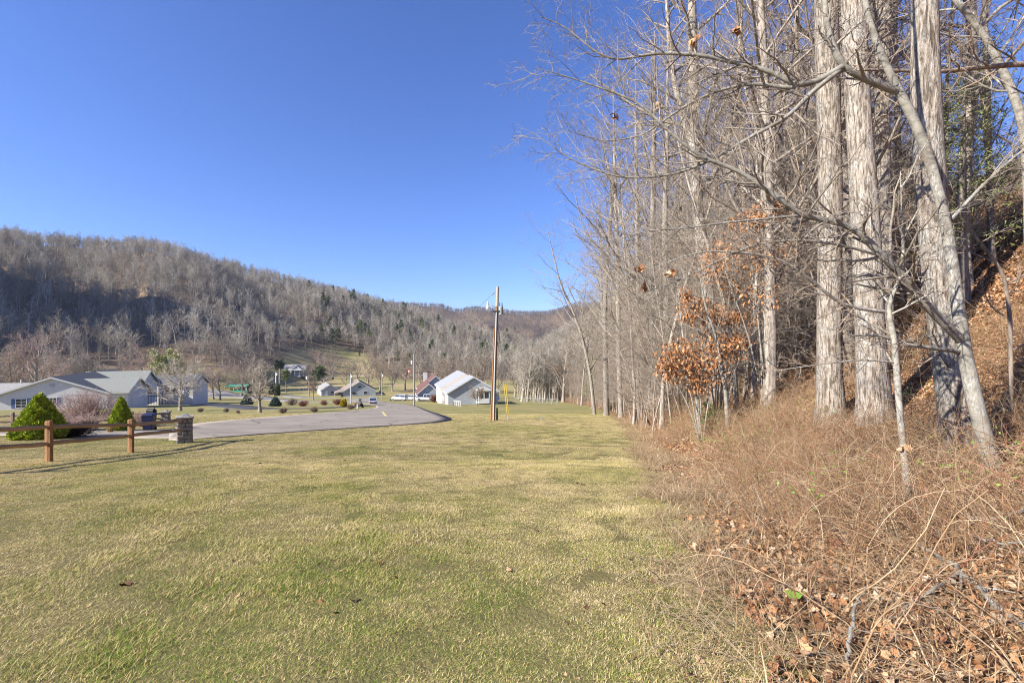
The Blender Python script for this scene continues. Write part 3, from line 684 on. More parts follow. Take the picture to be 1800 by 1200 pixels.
# ------------------------------------------------------------------ saplings that keep their brown leaves
leafm, nt, b = new_mat('withered_leaves')
f_ = attr(nt, 'tint'); cc = ramp(nt, f_, [(0, (0.17, 0.075, 0.03)), (0.4, (0.34, 0.155, 0.065)), (0.75, (0.45, 0.22, 0.10)), (1, (0.56, 0.34, 0.17))])
nt.links.new(cc, b.inputs['Base Color']); b.inputs['Roughness'].default_value = 0.7
def leafy_beech(name, label, basepx, Dp, blobs, seed):
    g = np.random.default_rng(seed); base = np.array(P(basepx[0], basepx[1], Dp)); base[2] = gz(base[0], base[1])
    trunk, crown, leaves = [], [], []
    for (cx, cy, rx, ry, n_) in blobs:
        c_ = np.array(P(cx, cy, Dp))-base; sx, sz = rx/FPX*Dp, ry/FPX*Dp
        q, s = poly_resample([np.array([g.normal(0, .06), g.normal(0, .06), -0.1]), c_*np.array([.35, .5, .5]), c_*np.array([.8, 1, .85]), c_+np.array([0, 0, sz*.6])], 12)
        L = (q[None], (0.024*(1-0.75*s))[None]); trunk.append(tubes(*L, 6))
        Bq = grow(*L, 12, 0.55, 1.0, (40, 85), 0.0, 0, 0.5, 6, 0.0, 0.12, g, 0.006, lmin=max(sx, sz)*0.9)
        W = grow(*Bq, 7, 0.2, 1.0, (30, 60), 0.5, 0.3, 0.5, 4, 0.0, 0.15, g, 0.003)
        crown += [tubes(*Bq, 4), tubes(*W, 3)]
        u = norm(g.normal(0, 1, (n_, 3)))*(g.random((n_, 1))**0.45); cl = np.round(u*3.2)/3.2; u = u*0.6+cl*0.4
        leaves.append(u*np.array([sx, sx*0.8, sz])+c_)
    pos = np.concatenate(leaves); V, F = leaf_cards(pos, np.array([0, 0, -1.3]), 0.06+0.085*g.random(len(pos)), g, 2.3)
    r = thing(name, label, 'tree', tuple(base))
    obj('trunk', to_mesh('trunk', join(trunk)), bark_smooth, r); obj('crown', to_mesh('crown', join(crown)), twig_brown, r)
    obj('foliage', mesh_np('foliage', V, [F], False, {'tint': np.repeat(g.random(len(pos)), 4)}), leafm, r)
leafy_beech('beech_sapling', 'sapling covered in rusty brown leaves at the lawn edge before the poplar', (1230, 722), 13.2,
            [(1195, 630, 42, 42, 800), (1235, 640, 48, 42, 760), (1173, 645, 22, 28, 300), (1276, 612, 34, 28, 420), (1225, 672, 30, 20, 260)], 71)
leafy_beech('beech_sapling', 'taller sapling with rusty leaves in drooping tiers higher up the slope', (1262, 712), 14.2,
            [(1225, 545, 38, 28, 760), (1268, 555, 34, 18, 420), (1310, 560, 30, 20, 160), (1285, 500, 34, 24, 160), (1250, 480, 26, 22, 140), (1205, 520, 14, 18, 200), (1300, 595, 28, 14, 220), (1250, 590, 30, 14, 160)], 72)
leafy_beech('beech_sapling', 'sparse orange leaved young tree between the poplar and the big trunks', (1345, 690), 13.6,
            [(1345, 378, 40, 28, 640), (1310, 395, 34, 24, 380), (1318, 450, 50, 34, 420), (1262, 450, 36, 34, 380), (1370, 430, 34, 30, 200), (1330, 520, 44, 30, 160), (1372, 362, 16, 24, 160)], 73)

# ------------------------------------------------------------------ woodland behind them
tall = [tree_tall(100+k, h_, r_, s_) for k, (h_, r_, s_) in enumerate(((22, .19, .26), (20, .16, .2), (24, .22, .3)))]
pole = [tree_pole(120+k, h_, r_) for k, (h_, r_) in enumerate(((12, .075), (14, .09), (10, .06)))]
sapl = [tree_sapling(140+k, h_) for k, h_ in enumerate((5.0, 4.2, 6.0))]
wood_kinds = []
for k, (vf, nm) in enumerate([(v, 'tall') for v in tall]+[(v, 'pole') for v in pole]+[(v, 'sapling') for v in sapl]):
    wood_kinds.append((nm, to_mesh('trunk', vf[0]), to_mesh('crown', vf[1])))
    wood_kinds[-1][1].materials.append(bark_wood if nm != 'sapling' else bark_brown); wood_kinds[-1][2].materials.append(twig_grey if k % 2 else twig_brown)
g = np.random.default_rng(5); taken = []
def clear_spot(x, y, dmin):
    for a, b_ in taken:
        if (a-x)**2+(b_-y)**2 < dmin*dmin: return False
    taken.append((x, y)); return True
wlab = {'tall': ('tall bare tree among the crowded trunks of the right hand wood', 'tall trees of the right hand wood'),
        'pole': ('slim bare pole tree with level side branches in the right hand wood', 'slim trees of the right hand wood'),
        'sapling': ('low twiggy bare sapling under the trees of the right hand wood', 'saplings of the right hand wood')}
near_wood = 0; tries = 0
while near_wood < 215 and tries < 12000:
    tries += 1
    y = 13 + 95*g.random()**1.2; e = 0.3 + (4+0.42*y)*g.random()**1.8; x = edge(y)+e
    if x/y > 1.35: continue
    kind = g.choice(3, p=(0.40, 0.33, 0.27)) if e > 2.5 else g.choice(3, p=(0.08, 0.42, 0.5))
    if y < 24 and kind == 0 and x/y < 0.55: kind = 1
    px_ = 900+800*x/y
    if y < 20 and px_ < 1240: continue
    if not clear_spot(x, y, 1.0+0.012*y): continue
    nm, tm, cm = wood_kinds[int(kind)*3+int(g.integers(0, 3))]
    r = thing('woodland_tree' if nm != 'sapling' else 'woodland_sapling', wlab[nm][0], 'tree', (x, y, gz(x, y)-0.15), g.random()*6.28, wlab[nm][1])
    s_ = 0.8+0.4*g.random(); r.scale = (s_, s_, s_*(0.9+0.2*g.random())); obj('trunk', tm, None, r); obj('crown', cm, None, r); near_wood += 1
# a few hemlocks in the wood
hem = [tree_pine(160+k, 9.0, 3.4, 3200, 0.16, 5.0) for k in range(2)]
hem_m = pm('hemlock_green', (0.24, 0.28, 0.10), (0.14, 0.17, 0.06), 2.5, .8)
hmesh = [(to_mesh('trunk', a), to_mesh('crown', b_)) for a, b_ in hem]
for k, (px_, Y, s_, lb) in enumerate(((1700, 13.5, .75, 'green hemlock showing behind the thick trunk and above the leaf bank'), (1745, 15.5, .9, 'green hemlock on the leaf bank by the right edge'),
                               (1255, 34, 1.25, 'green conifer crown showing behind the forked poplar'), (1040, 62, .8, 'green conifer at the far end of the wood edge'), (1215, 24, .35, 'small green hemlock behind the rusty beech leaves'))):
    p_ = at(px_, Y); r = thing('hemlock', lb, 'tree', p_, k*1.3); r.scale = (s_,)*3
    hmesh[k % 2][0].materials.clear(); hmesh[k % 2][1].materials.clear()
    obj('trunk', hmesh[k % 2][0], bark_brown, r); obj('crown', hmesh[k % 2][1], hem_m, r)

# thicket of thin stems under and between them
n_ = 1000; y = 15+110*g.random(n_)**1.25; e = 0.5+(7+0.4*y)*g.random(n_)**1.35; x = edge(y)+e; ok = (x/y < 1.3) & ~((y < 20) & (900+800*x/y < 1260)); x, y = x[ok], y[ok]
thk = [to_mesh('thicket', join(list(tree_pole(150+k, (9, 7.5, 11)[k], .035)))) for k in range(3)]+[to_mesh('thicket', join(list(tree_sapling(155+k, 5.5)))) for k in range(3)]
scatter('woodland_thicket', np.stack([x, y, ground(x, y)-.1], 1), np.stack([g.normal(0, .10, len(x)), g.normal(0, .10, len(x)), g.random(len(x))*6.283], 1), .7+.5*g.random(len(x)), g.integers(0, 6, len(x)), [(m_, twig_brown if k % 2 else twig_grey) for k, m_ in enumerate(thk)],
        'grey brown thicket of thin bare stems filling the wood between the trunks', 'thicket')
# right hill further back: reads as one mass
n_ = 2600; y = 60+380*g.random(n_)**1.2; e = 3+150*g.random(n_)**1.4; x = edge(y)+e
keep = ((x/y) < 0.9) & ~((y < 108) & (e < 4+0.42*y)); x, y = x[keep], y[keep]
y2 = 118+110*g.random(260); x2 = (912+150*g.random(260)-900)/FPX*y2; x = np.concatenate([x, x2]); y = np.concatenate([y, y2])
hill_src = [to_mesh('tree', join(list(tree_hill(200+k, h_, sp_, va_)))) for k, (h_, sp_, va_) in enumerate(((15, 1.0, False), (14, .85, True), (16, .8, False), (13, 1.1, False), (15, .7, True)))]
def rots(n, g, tilt=0.05): return np.stack([g.normal(0, tilt, n), g.normal(0, tilt, n), g.random(n)*6.283], 1)
scatter('wooded_slope', np.stack([x, y, ground(x, y)-0.2], 1), rots(len(x), g), 0.7+0.4*g.random(len(x)), g.integers(0, 5, len(x)), [(m_, twig_hill) for m_ in hill_src],
        'brown bare woodland covering the hill on the right beyond the lawn', 'woodland')

# ------------------------------------------------------------------ left hillside
n_ = 26000; px_ = -420+1480*g.random(n_); y = 95+720*g.random(n_)**0.75; x = (px_-900)/FPX*y
ok = (y > wood_from(px_)) & (x < edge(y)-1)
yr_ = np.interp(px_, _hx, _hyr); ok &= y < yr_+40
ok &= g.random(n_) < np.clip(y/560, 0.12, 1)*0.72
x, y, px_ = x[ok], y[ok], px_[ok]; z = ground(x, y)
front = y - wood_from(px_)
order = np.argsort(np.where((px_ > -40) & (px_ < 960), front, 1e6)); ind = order[:170]; rest = order[170:]
hill_parts = []
for k in range(5):
    vf = tree_hill(220+k, 15, (1.0, .85, 1.15, .9, 1.0)[k], k % 2 == 1, 8); a, b_ = to_mesh('trunk', vf[0]), to_mesh('crown', vf[1])
    a.materials.append(bark_wood); b_.materials.append(twig_hill); hill_parts.append((a, b_))
for i in ind:
    r = thing('hillside_tree', 'bare grey tree along the foot of the wooded valley side', 'tree', (x[i], y[i], z[i]-0.2), g.random()*6.28, 'bare trees along the foot of the hill')
    s_ = 0.65+0.45*g.random(); r.scale = (s_*1.05, s_*1.05, s_); k = int(g.integers(0, 5))
    obj('trunk', hill_parts[k][0], None, r); obj('crown', hill_parts[k][1], None, r)
pine_src = [to_mesh('tree', join(list(tree_pine(170+k, 14, 3.2, 500, 0.95)))) for k in range(2)]
for m_ in pine_src: m_.materials.append(needle)
pk = g.random(len(rest)); pxr = px_[rest]
pick = g.integers(0, 5, len(rest)); pick[(pk < 0.05) & (pxr > 540) & (pxr < 980)] = 5; pick[(pk < 0.025) & (pxr > 540)] = 6
scatter('hillside_forest', np.stack([x[rest], y[rest], z[rest]-0.3], 1), rots(len(rest), g, .04), 0.75+0.5*g.random(len(rest)), pick,
        [(m_, twig_hill) for m_ in hill_src]+[(m_, needle) for m_ in pine_src], 'bare grey brown winter forest covering the long valley side', 'forest')
# far ridges
n_ = 9000; px_ = 560+560*g.random(n_); y = 900+800*g.random(n_); x = (px_-900)/FPX*y; z = ground(x, y)
twig_far_shade = hill_twig('far_ridge_shade_twigs', [(0.0, (0.13, 0.105, 0.095)), (1.0, (0.21, 0.175, 0.155))])  # darker than the hillside twigs: shade on the ridge put into the colour
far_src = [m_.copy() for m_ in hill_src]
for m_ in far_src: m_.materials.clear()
scatter('far_forest', np.stack([x, y, z-0.5], 1), rots(n_, g, .03), 0.8+0.4*g.random(n_), g.integers(0, 5, n_), [(m_, twig_far_shade) for m_ in far_src],
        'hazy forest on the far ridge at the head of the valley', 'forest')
# evergreens that stand out on the valley side
for k, (px0, py0, hh, lb) in enumerate(((583, 612, 34, 'tall dark pine at the left of the evergreen group above the clearing'), (596, 606, 30, 'dark pine beside the tall one above the clearing'),
        (634, 600, 36, 'dark broad pine right above the brown clearing'), (648, 612, 34, 'green pine low at the right end of the clearing'), (632, 628, 14, 'round green cedar at the right foot of the clearing'),
        (563, 600, 30, 'slim dark pine at the top of the clearing'), (700, 640, 22, 'green pine among the bare trees behind the parked cars'), (757, 650, 16, 'bright green cedar above the red roof'),
        (1000-95, 585, 10, 'single green pine on the slope right of the utility pole'), (690, 585, 16, 'green pine halfway up the slope above the street'))):
    p_ = pix(px0, py0); h_ = max(4.0, hh/FPX*p_.y); a, b_ = tree_pine(180+k, h_, h_*0.24, 520, h_*0.06)
    r = tree_thing('pine_tree', lb, p_, (a, b_), (bark_brown, needle))
# ------------------------------------------------------------------ paints and plain surfaces
M_white = pm('white_siding', (0.62, 0.62, 0.61), (0.55, 0.55, 0.55), 2, 0.7)
M_trim = pm('white_trim', (0.68, 0.68, 0.67), (0.6, 0.6, 0.6), 3, 0.5)
M_green_roof = pm('grey_green_shingle', (0.27, 0.28, 0.25), (0.20, 0.21, 0.185), 5, 0.9, 0.5, 26)
M_dark_roof = pm('dark_shingle', (0.11, 0.115, 0.125), (0.075, 0.08, 0.09), 4, 0.9, 0.5, 26)
M_grey_roof = pm('grey_shingle', (0.30, 0.295, 0.29), (0.22, 0.215, 0.21), 4, 0.9, 0.5, 26)
M_metal_roof = pm('pale_metal_roof', (0.31, 0.325, 0.34), (0.25, 0.265, 0.28), 3, 0.7)
M_tan_roof = pm('tan_shingle', (0.33, 0.30, 0.26), (0.26, 0.235, 0.2), 4, 0.9, 0.5, 26)
M_red_roof = pm('red_shingle', (0.15, 0.082, 0.07), (0.11, 0.06, 0.052), 4, 0.85, 0.5, 26)
M_brown_roof = pm('brown_shingle', (0.27, 0.225, 0.19), (0.2, 0.165, 0.14), 4, 0.9, 0.5, 26)
M_green_metal = pm('green_metal', (0.06, 0.28, 0.19), (0.05, 0.22, 0.15), 2, 0.5)
M_bluegrey = pm('blue_grey_siding', (0.37, 0.40, 0.43), (0.32, 0.35, 0.38), 2, 0.75)
M_blue = pm('blue_paint', (0.10, 0.15, 0.30), (0.08, 0.12, 0.25), 3, 0.6)
M_glass = glass_mat()
M_stone = pm('field_stone', (0.36, 0.33, 0.28), (0.20, 0.185, 0.16), 7, 0.95, 0.9, 22)
M_mortar = pm('mortar', (0.20, 0.19, 0.17), (0.13, 0.12, 0.11), 9, 0.95, 0.6)
M_rail = pm('weathered_cedar', (0.33, 0.175, 0.075), (0.19, 0.11, 0.06), 5, 0.85, 0.9, 14, (1, 1, 0.15))
M_rail_h = pm('weathered_cedar_rail', (0.42, 0.26, 0.13), (0.25, 0.18, 0.12), 6, 0.85, 0.9, 14, (1, 0.12, 1))
M_oldrail = pm('grey_old_wood', (0.25, 0.19, 0.13), (0.15, 0.115, 0.085), 6, 0.9, 0.8, 14)
M_pole = pm('brown_pole_wood', (0.27, 0.17, 0.095), (0.17, 0.11, 0.065), 5, 0.85, 0.7, 18, (1, 1, 0.08))
M_pole_top = pm('pale_pole_wood', (0.45, 0.36, 0.27), (0.33, 0.26, 0.2), 5, 0.85, 0.7, 18, (1, 1, 0.08))
M_grey_pole = pm('grey_pole_wood', (0.33, 0.30, 0.26), (0.23, 0.21, 0.18), 5, 0.9, 0.6, 18, (1, 1, 0.08))
M_pvc = pm('grey_plastic', (0.46, 0.47, 0.48), (0.38, 0.39, 0.40), 3, 0.5)
M_iron = pm('dark_iron', (0.045, 0.045, 0.045), (0.03, 0.03, 0.03), 5, 0.5)
M_wire = pm('grey_wire', (0.16, 0.16, 0.165), (0.12, 0.12, 0.12), 5, 0.5)
M_yellow = pm('yellow_plastic', (0.58, 0.42, 0.06), (0.46, 0.33, 0.05), 3, 0.5)
M_trans = pm('transformer_grey', (0.30, 0.31, 0.30), (0.22, 0.23, 0.22), 4, 0.5)
M_lamp = pm('lamp_white', (0.72, 0.71, 0.68), (0.6, 0.6, 0.57), 4, 0.4)
M_navy = pm('navy_plastic', (0.018, 0.024, 0.075), (0.012, 0.016, 0.045), 4, 0.45)
M_black = pm('black_plastic', (0.018, 0.018, 0.02), (0.012, 0.012, 0.013), 4, 0.45)
M_dgreen = pm('dark_green_plastic', (0.06, 0.085, 0.075), (0.045, 0.065, 0.055), 4, 0.5)
M_orange = pm('orange_plastic', (0.75, 0.17, 0.04), (0.62, 0.13, 0.03), 4, 0.5)
M_red = pm('red_cloth', (0.6, 0.05, 0.04), (0.5, 0.04, 0.03), 4, 0.7)
M_deck = pm('tan_deck_wood', (0.42, 0.33, 0.23), (0.32, 0.25, 0.17), 5, 0.85)
M_tyre = pm('tyre_rubber', (0.02, 0.02, 0.02), (0.015, 0.015, 0.015), 5, 0.85)
M_rim = pm('alloy_rim', (0.5, 0.5, 0.52), (0.4, 0.4, 0.42), 5, 0.35, metal=0.8)
def paint(n, c):
    m = pm(n, c, tuple(x*.94 for x in c), 2, 0.28, spec=0.5); m.node_tree.nodes['Principled BSDF'].inputs['Coat Weight'].default_value = 0.6; return m

# ------------------------------------------------------------------ house kit (local frame: front gable faces -y, floor z=0)
UX, UY = Vector((1, 0, 0)), Vector((0, 1, 0))
def fbox(m, o, u, n, a0, a1, z0, z1, d0, d1):
    p = [o+u*a+n*d+Vector((0, 0, z)) for z in (z0, z1) for a, d in ((a0, d0), (a1, d0), (a1, d1), (a0, d1))]
    return m.hexa(p)
def gable(root, x0, x1, y0, y1, zw, rise, wall, roof, ridge='y', over=0.4, found=1.6, thick=0.16, trim=True, walls=True):
    """one gabled volume: wall with gables, two roof slabs, white bargeboards"""
    if ridge == 'y': f = lambda a, l, z: (a, l, z); a0, a1, l0, l1 = x0, x1, y0, y1
    else: f = lambda a, l, z: (l, a, z); a0, a1, l0, l1 = y0, y1, x0, x1
    am = (a0+a1)/2; hw = (a1-a0)/2; sl = rise/hw
    if walls:
        m = MB(); pr = [(a0, -found), (a1, -found), (a1, zw), (am, zw+rise), (a0, zw)]
        F_ = [f(a, l0, z) for a, z in pr]; B_ = [f(a, l1, z) for a, z in pr]
        m.poly(F_); m.poly(B_[::-1])
        for i in (0, 1, 4): j = (i+1) % 5; m.quad(F_[i], B_[i], B_[j], F_[j])
        m.build('wall', wall, root)
    r = None
    for sgn in (-1, 1):
        m = MB(); ae = am+sgn*(hw+over); ze = zw-sl*over+0.05; zr_ = zw+rise+0.05
        la, lb = l0-over, l1+over
        q = [f(ae, la, ze), f(am, la, zr_), f(am, lb, zr_), f(ae, lb, ze)]
        m.hexa([Vector(p) for p in q]+[Vector(p)+Vector((0, 0, thick)) for p in q])
        r = m.build('roof', roof, root)
        if trim:
            m = MB()
            for l_, dl in ((la-0.035, 0.03), (lb+0.005, 0.03)):
                q = [f(ae, l_, ze-0.12), f(am, l_, zr_-0.12), f(am, l_+dl, zr_-0.12), f(ae, l_+dl, ze-0.12)]
                m.hexa([Vector(p) for p in q]+[Vector(p)+Vector((0, 0, thick+0.10)) for p in q])
            e0 = ae+sgn*0.01; q = [f(e0, la, ze-0.10), f(e0+sgn*0.03, la, ze-0.10), f(e0+sgn*0.03, lb, ze-0.10), f(e0, lb, ze-0.10)]
            m.hexa([Vector(p) for p in q]+[Vector(p)+Vector((0, 0, thick+0.06)) for p in q])
            m.build('bargeboard', M_trim, root)
def window(root, o, u, n, w, h, z0, frame=None, shutters=None, mull=(1, 1), name='window', glass=None):
    o = Vector(o); fw = 0.08; m = MB()
    fbox(m, o, u, n, -w/2, w/2, z0, z0+fw, 0.002, 0.07); fbox(m, o, u, n, -w/2, w/2, z0+h-fw, z0+h, 0.002, 0.07)
    fbox(m, o, u, n, -w/2, -w/2+fw, z0+fw, z0+h-fw, 0.002, 0.07); fbox(m, o, u, n, w/2-fw, w/2, z0+fw, z0+h-fw, 0.002, 0.07)
    for i in range(1, mull[0]):
        a = -w/2+w*i/mull[0]; fbox(m, o, u, n, a-0.025, a+0.025, z0+fw, z0+h-fw, 0.002, 0.06)
    for i in range(1, mull[1]):
        z = z0+h*i/mull[1]; fbox(m, o, u, n, -w/2+fw, w/2-fw, z-0.025, z+0.025, 0.002, 0.058)
    r = m.build(name, frame or M_trim, root)
    p = MB(); fbox(p, o, u, n, -w/2+fw, w/2-fw, z0+fw, z0+h-fw, 0.004, 0.025); p.build('pane', glass or M_glass, r)
    if shutters:
        for s in (-1, 1):
            q = MB(); a = s*(w/2+0.04+0.24); fbox(q, o, u, n, a-0.24, a+0.24, z0, z0+h, 0.002, 0.05); q.build('shutter', shutters, root)
    return r
def door(root, o, u, n, w, h, z0, mat, name='door'):
    o = Vector(o); m = MB(); fbox(m, o, u, n, -w/2, w/2, z0, z0+h, 0.003, 0.05)
    for i in range(4 if name == 'garage_door' else 0):
        fbox(m, o, u, n, -w/2+0.08, w/2-0.08, z0+h*(i+.06)/4, z0+h*(i+.94)/4, 0.05, 0.07)
    r = m.build(name, mat, root)
    if name == 'door':
        k = MB(); fbox(k, o, u, n, w/2-0.16, w/2-0.08, z0+h*.46, z0+h*.52, 0.05, 0.1); k.build('handle', M_iron, r)
    return r
def chimney(root, x, y, z0, z1, s, mat):
    m = MB(); m.box(x-s, x+s, y-s, y+s, z0, z1); m.box(x-s-.06, x+s+.06, y-s-.06, y+s+.06, z1, z1+.12); m.build('chimney', mat, root)

# white house with the wide gable at left
h = thing('white_house', 'white sided house with wide gable and blue shutters behind the clipped evergreens', 'house', (-80.8, 80, -10.3), math.radians(22))
gable(h, -7.7, 7.7, 0, 24, 2.57, 2.93, M_white, M_dark_roof)
gable(h, 2.0, 10.5, 0.4, 10.4, 2.62, 2.05, M_white, M_green_roof, 'x')
gable(h, -1.0, 9.2, 10.9, 20.5, 2.9, 2.55, M_white, M_green_roof, 'x')
window(h, (-4.1, 0, 0), UX, -UY, 1.5, 1.6, 0.45, shutters=M_blue, mull=(2, 3))
window(h, (0.1, 0, 0), UX, -UY, 1.1, 1.1, 0.95, shutters=M_blue, mull=(2, 2))
v = MB(); v.box(-.35, .35, -.05, -.002, 3.9, 4.5); v.build('vent', M_pvc, h)
door(h, (10.5, 5.4, 0), UY, UX, 5.2, 2.2, -0.3, M_trim, 'garage_door')
window(h, (9.2, 15.8, 0), UY, UX, 2.0, 1.9, 0.6, mull=(2, 1)); window(h, (9.2, 12.2, 0), UY, UX, 0.9, 1.4, 0.9)
m = MB(); m.box(9.5, 12.6, 14.0, 14.15, 0.2, 0.3); m.box(9.5, 12.6, 14.0, 14.15, 0.9, 1.0)
for k in range(7): m.box(9.5+k*.5, 9.58+k*.5, 14.02, 14.12, -1.6, 1.0)
m.build('stair_rail', M_iron, h)
m = MB(); m.tube([(-6.9, 6, 4.2), (-6.9, 6, 5.0)], .12, 8); m.build('vent_pipe', M_trim, h)
# house at the left edge
h = thing('grey_roofed_house', 'low house with pale grey roof and porch cut by the left picture edge', 'house', tuple(Vector((-106, 93, gz(-98, 93)-.3))), math.radians(8))
gable(h, -4, 14, 0, 9, 2.5, 2.3, M_white, M_grey_roof, 'x')
m = MB(); m.box(-4, 14, -2.6, -.02, 2.15, 2.3)
for k in range(7): m.box(-4+k*2.9, -3.85+k*2.9, -2.6, -2.45, -1, 2.15)
m.box(-4, 14, -2.62, -2.5, .75, .85); m.build('porch', M_trim, h)
window(h, (11, 0, 0), UX, -UY, 1.4, 1.3, .9, mull=(2, 1)); window(h, (6, 0, 0), UX, -UY, 1.4, 1.3, .9, mull=(2, 1))
# pale house behind the bare yard tree
h = thing('pale_house', 'shaded white house with dark roof behind the pale bare yard tree', 'house', (-88.5, 112, -13.4), math.radians(14))
gable(h, -1, 8.8, 0, 9, 4.0, 2.3, M_white, M_dark_roof, 'x', found=2)
gable(h, -4.5, 2.6, -3, 6, 4.1, 1.9, M_white, M_dark_roof, 'y', found=2)
window(h, (5, 0, 0), UX, -UY, 1.3, 1.4, 2.3, mull=(2, 2)); window(h, (3.4, 0, 0), UX, -UY, .9, 1.3, 2.3)
door(h, (7.3, 0, 0), UX, -UY, 1.0, 2.1, 1.4, M_blue)

# white house beside the lane, middle
h = thing('white_lane_house', 'white gabled house with pale metal roof and bay window behind the utility pole', 'house', (-7.8, 92, -11.15), math.radians(16))
gable(h, -5.1, 5.1, 0, 4.4, 2.56, 2.95, M_bluegrey, M_metal_roof)
gable(h, -2.6, 5.1, 4.4, 10.2, 2.5, 2.2, M_bluegrey, M_tan_roof, walls=True, trim=False, over=0.02)
m = MB(); sl = 2.95/5.1
q = [(-5.5, 4.85, 2.18), (0, 4.85, 5.36), (0, 9.75, 5.36), (-5.5, 9.75, 2.18)]
m.hexa([Vector(p) for p in q]+[Vector(p)+Vector((0, 0, .14)) for p in q]); m.build('porch_roof', M_tan_roof, h)
gable(h, -5.1, 5.1, 10.2, 20, 2.56, 2.95, M_white, M_metal_roof)
m = MB(); m.box(-5.2, -2.62, 5.3, 9.7, -.05, .12); m.build('deck', M_deck, h)
for y_ in (5.45, 7.5, 9.55):
    m = MB(); m.box(-5.2, -5.06, y_-.07, y_+.07, -1.3, 2.2); m.build('porch_post', M_trim, h)
m = MB(); m.box(-5.17, -5.11, 5.5, 9.5, .85, .93)
for k in range(17): m.box(-5.16, -5.12, 5.7+k*.22, 5.74+k*.22, .13, .85)
m.build('porch_rail', M_trim, h)
door(h, (-2.6, 7.6, 0), UY, -UX, 1.0, 2.05, .12, M_trim)
# bay window
m = MB()
bay = [(.55, 0), (.95, -.75), (3.15, -.75), (3.55, 0)]
pl = [(x_, y_, .25) for x_, y_ in bay]; ph = [(x_, y_, 1.25) for x_, y_ in bay]
m.hexa([Vector(p) for p in pl]+[Vector(p) for p in ph])
m.hexa([Vector((x_, y_, 2.55)) for x_, y_ in bay]+[Vector((x_, y_, 2.85)) for x_, y_ in bay])
for x_, y_ in ((.62, -.05), (.97, -.7), (2.05, -.72), (3.13, -.7), (3.48, -.05)): m.box(x_-.07, x_+.07, y_-.05, y_+.07, 1.25, 2.55)
b_ = m.build('bay_window', M_trim, h)
m = MB(); m.hexa([Vector((x_*.97+.06, y_*.93-.004, 1.25)) for x_, y_ in bay]+[Vector((x_*.97+.06, y_*.93-.004, 2.55)) for x_, y_ in bay]); m.build('pane', M_glass, b_)
m = MB(); arch = [(.3+3.5*k/10, 2.86+.62*math.sin(math.pi*k/10)) for k in range(11)]
m.prism(arch+[(3.8, 2.80), (.3, 2.80)], -.95, -.003); m.build('arched_roof', M_trim, b_)
window(h, (-5.1, 2.6, 0), UY, -UX, 1.0, 1.3, .9); window(h, (-5.1, 14, 0), UY, -UX, 1.0, 1.3, .9); window(h, (-5.1, 17.5, 0), UY, -UX, 1.0, 1.3, .9)
v = MB(); v.box(-.3, .3, -.05, -.002, 4.2, 4.7); v.build('vent', M_pvc, h)
# red roofed house
h = thing('red_roofed_house', 'house with dull red shingle roof half hidden behind the white lane house', 'house', (-20.9, 128, -15.3), math.radians(16))
gable(h, -4.5, 4.5, 5, 15, 2.9, 3.9, M_white, M_red_roof); gable(h, -5.6, .5, -1, 6, 2.5, 2.6, M_bluegrey, M_red_roof)
window(h, (-2.5, -1, 0), UX, -UY, 1.2, 1.3, .9); chimney(h, -2.2, 13, 4, 7.2, .5, M_white); window(h, (-5.6, 3, 0), UY, -UX, 1.0, 1.3, .9)
# small blue-white house
h = thing('blue_house', 'small pale blue gabled house left of the brown roofed house', 'house', (-76, 190, -20.9), math.radians(29))
gable(h, -3.3, 3.3, 0, 15, 2.3, 2.0, M_bluegrey, M_grey_roof); window(h, (.9, 0, 0), UX, -UY, 1.3, 1.1, .7); door(h, (-1.3, 0, 0), UX, -UY, 1.0, 2.0, 0, M_trim)
window(h, (-3.3, 4, 0), UY, -UX, 1.2, 1.2, .8); door(h, (-3.3, 8, 0), UY, -UX, 2.6, 2.1, 0, M_trim, 'garage_door')
# brown roofed house
h = thing('brown_roofed_house', 'light grey house with brown roof, side porch and two dark gable windows', 'house', (-62.3, 186, -20.9), math.radians(22))
gable(h, -6.3, 6.3, 0, 15, 2.3, 3.7, M_bluegrey, M_brown_roof)
m = MB(); q = [(-9.6, -.4, 1.55), (-6.0, -.4, 2.55), (-6.0, 10, 2.55), (-9.6, 10, 1.55)]
m.hexa([Vector(p) for p in q]+[Vector(p)+Vector((0, 0, .15)) for p in q]); m.build('porch_roof', M_brown_roof, h)
for y_ in (0, 3.2, 6.4, 9.6): m = MB(); m.box(-9.5, -9.35, y_-.08, y_+.08, -1, 1.6); m.build('porch_post', M_trim, h)
window(h, (-2.1, 0, 0), UX, -UY, 1.6, 1.3, .8); window(h, (2.3, 0, 0), UX, -UY, 1.6, 1.3, .8); window(h, (0, 0, 0), UX, -UY, 1.6, .9, 3.5)
chimney(h, -2.4, 9, 3.5, 6.6, .4, M_stone)
m = MB(); m.box(5.0, 9.0, -1.8, -.02, -.3, .1); m.box(5.0, 9.0, -1.8, -1.7, .8, .9)
for k in range(9): m.box(5.0+k*.48, 5.06+k*.48, -1.8, -1.72, .1, .8)
m.build('porch_rail', M_trim, h)
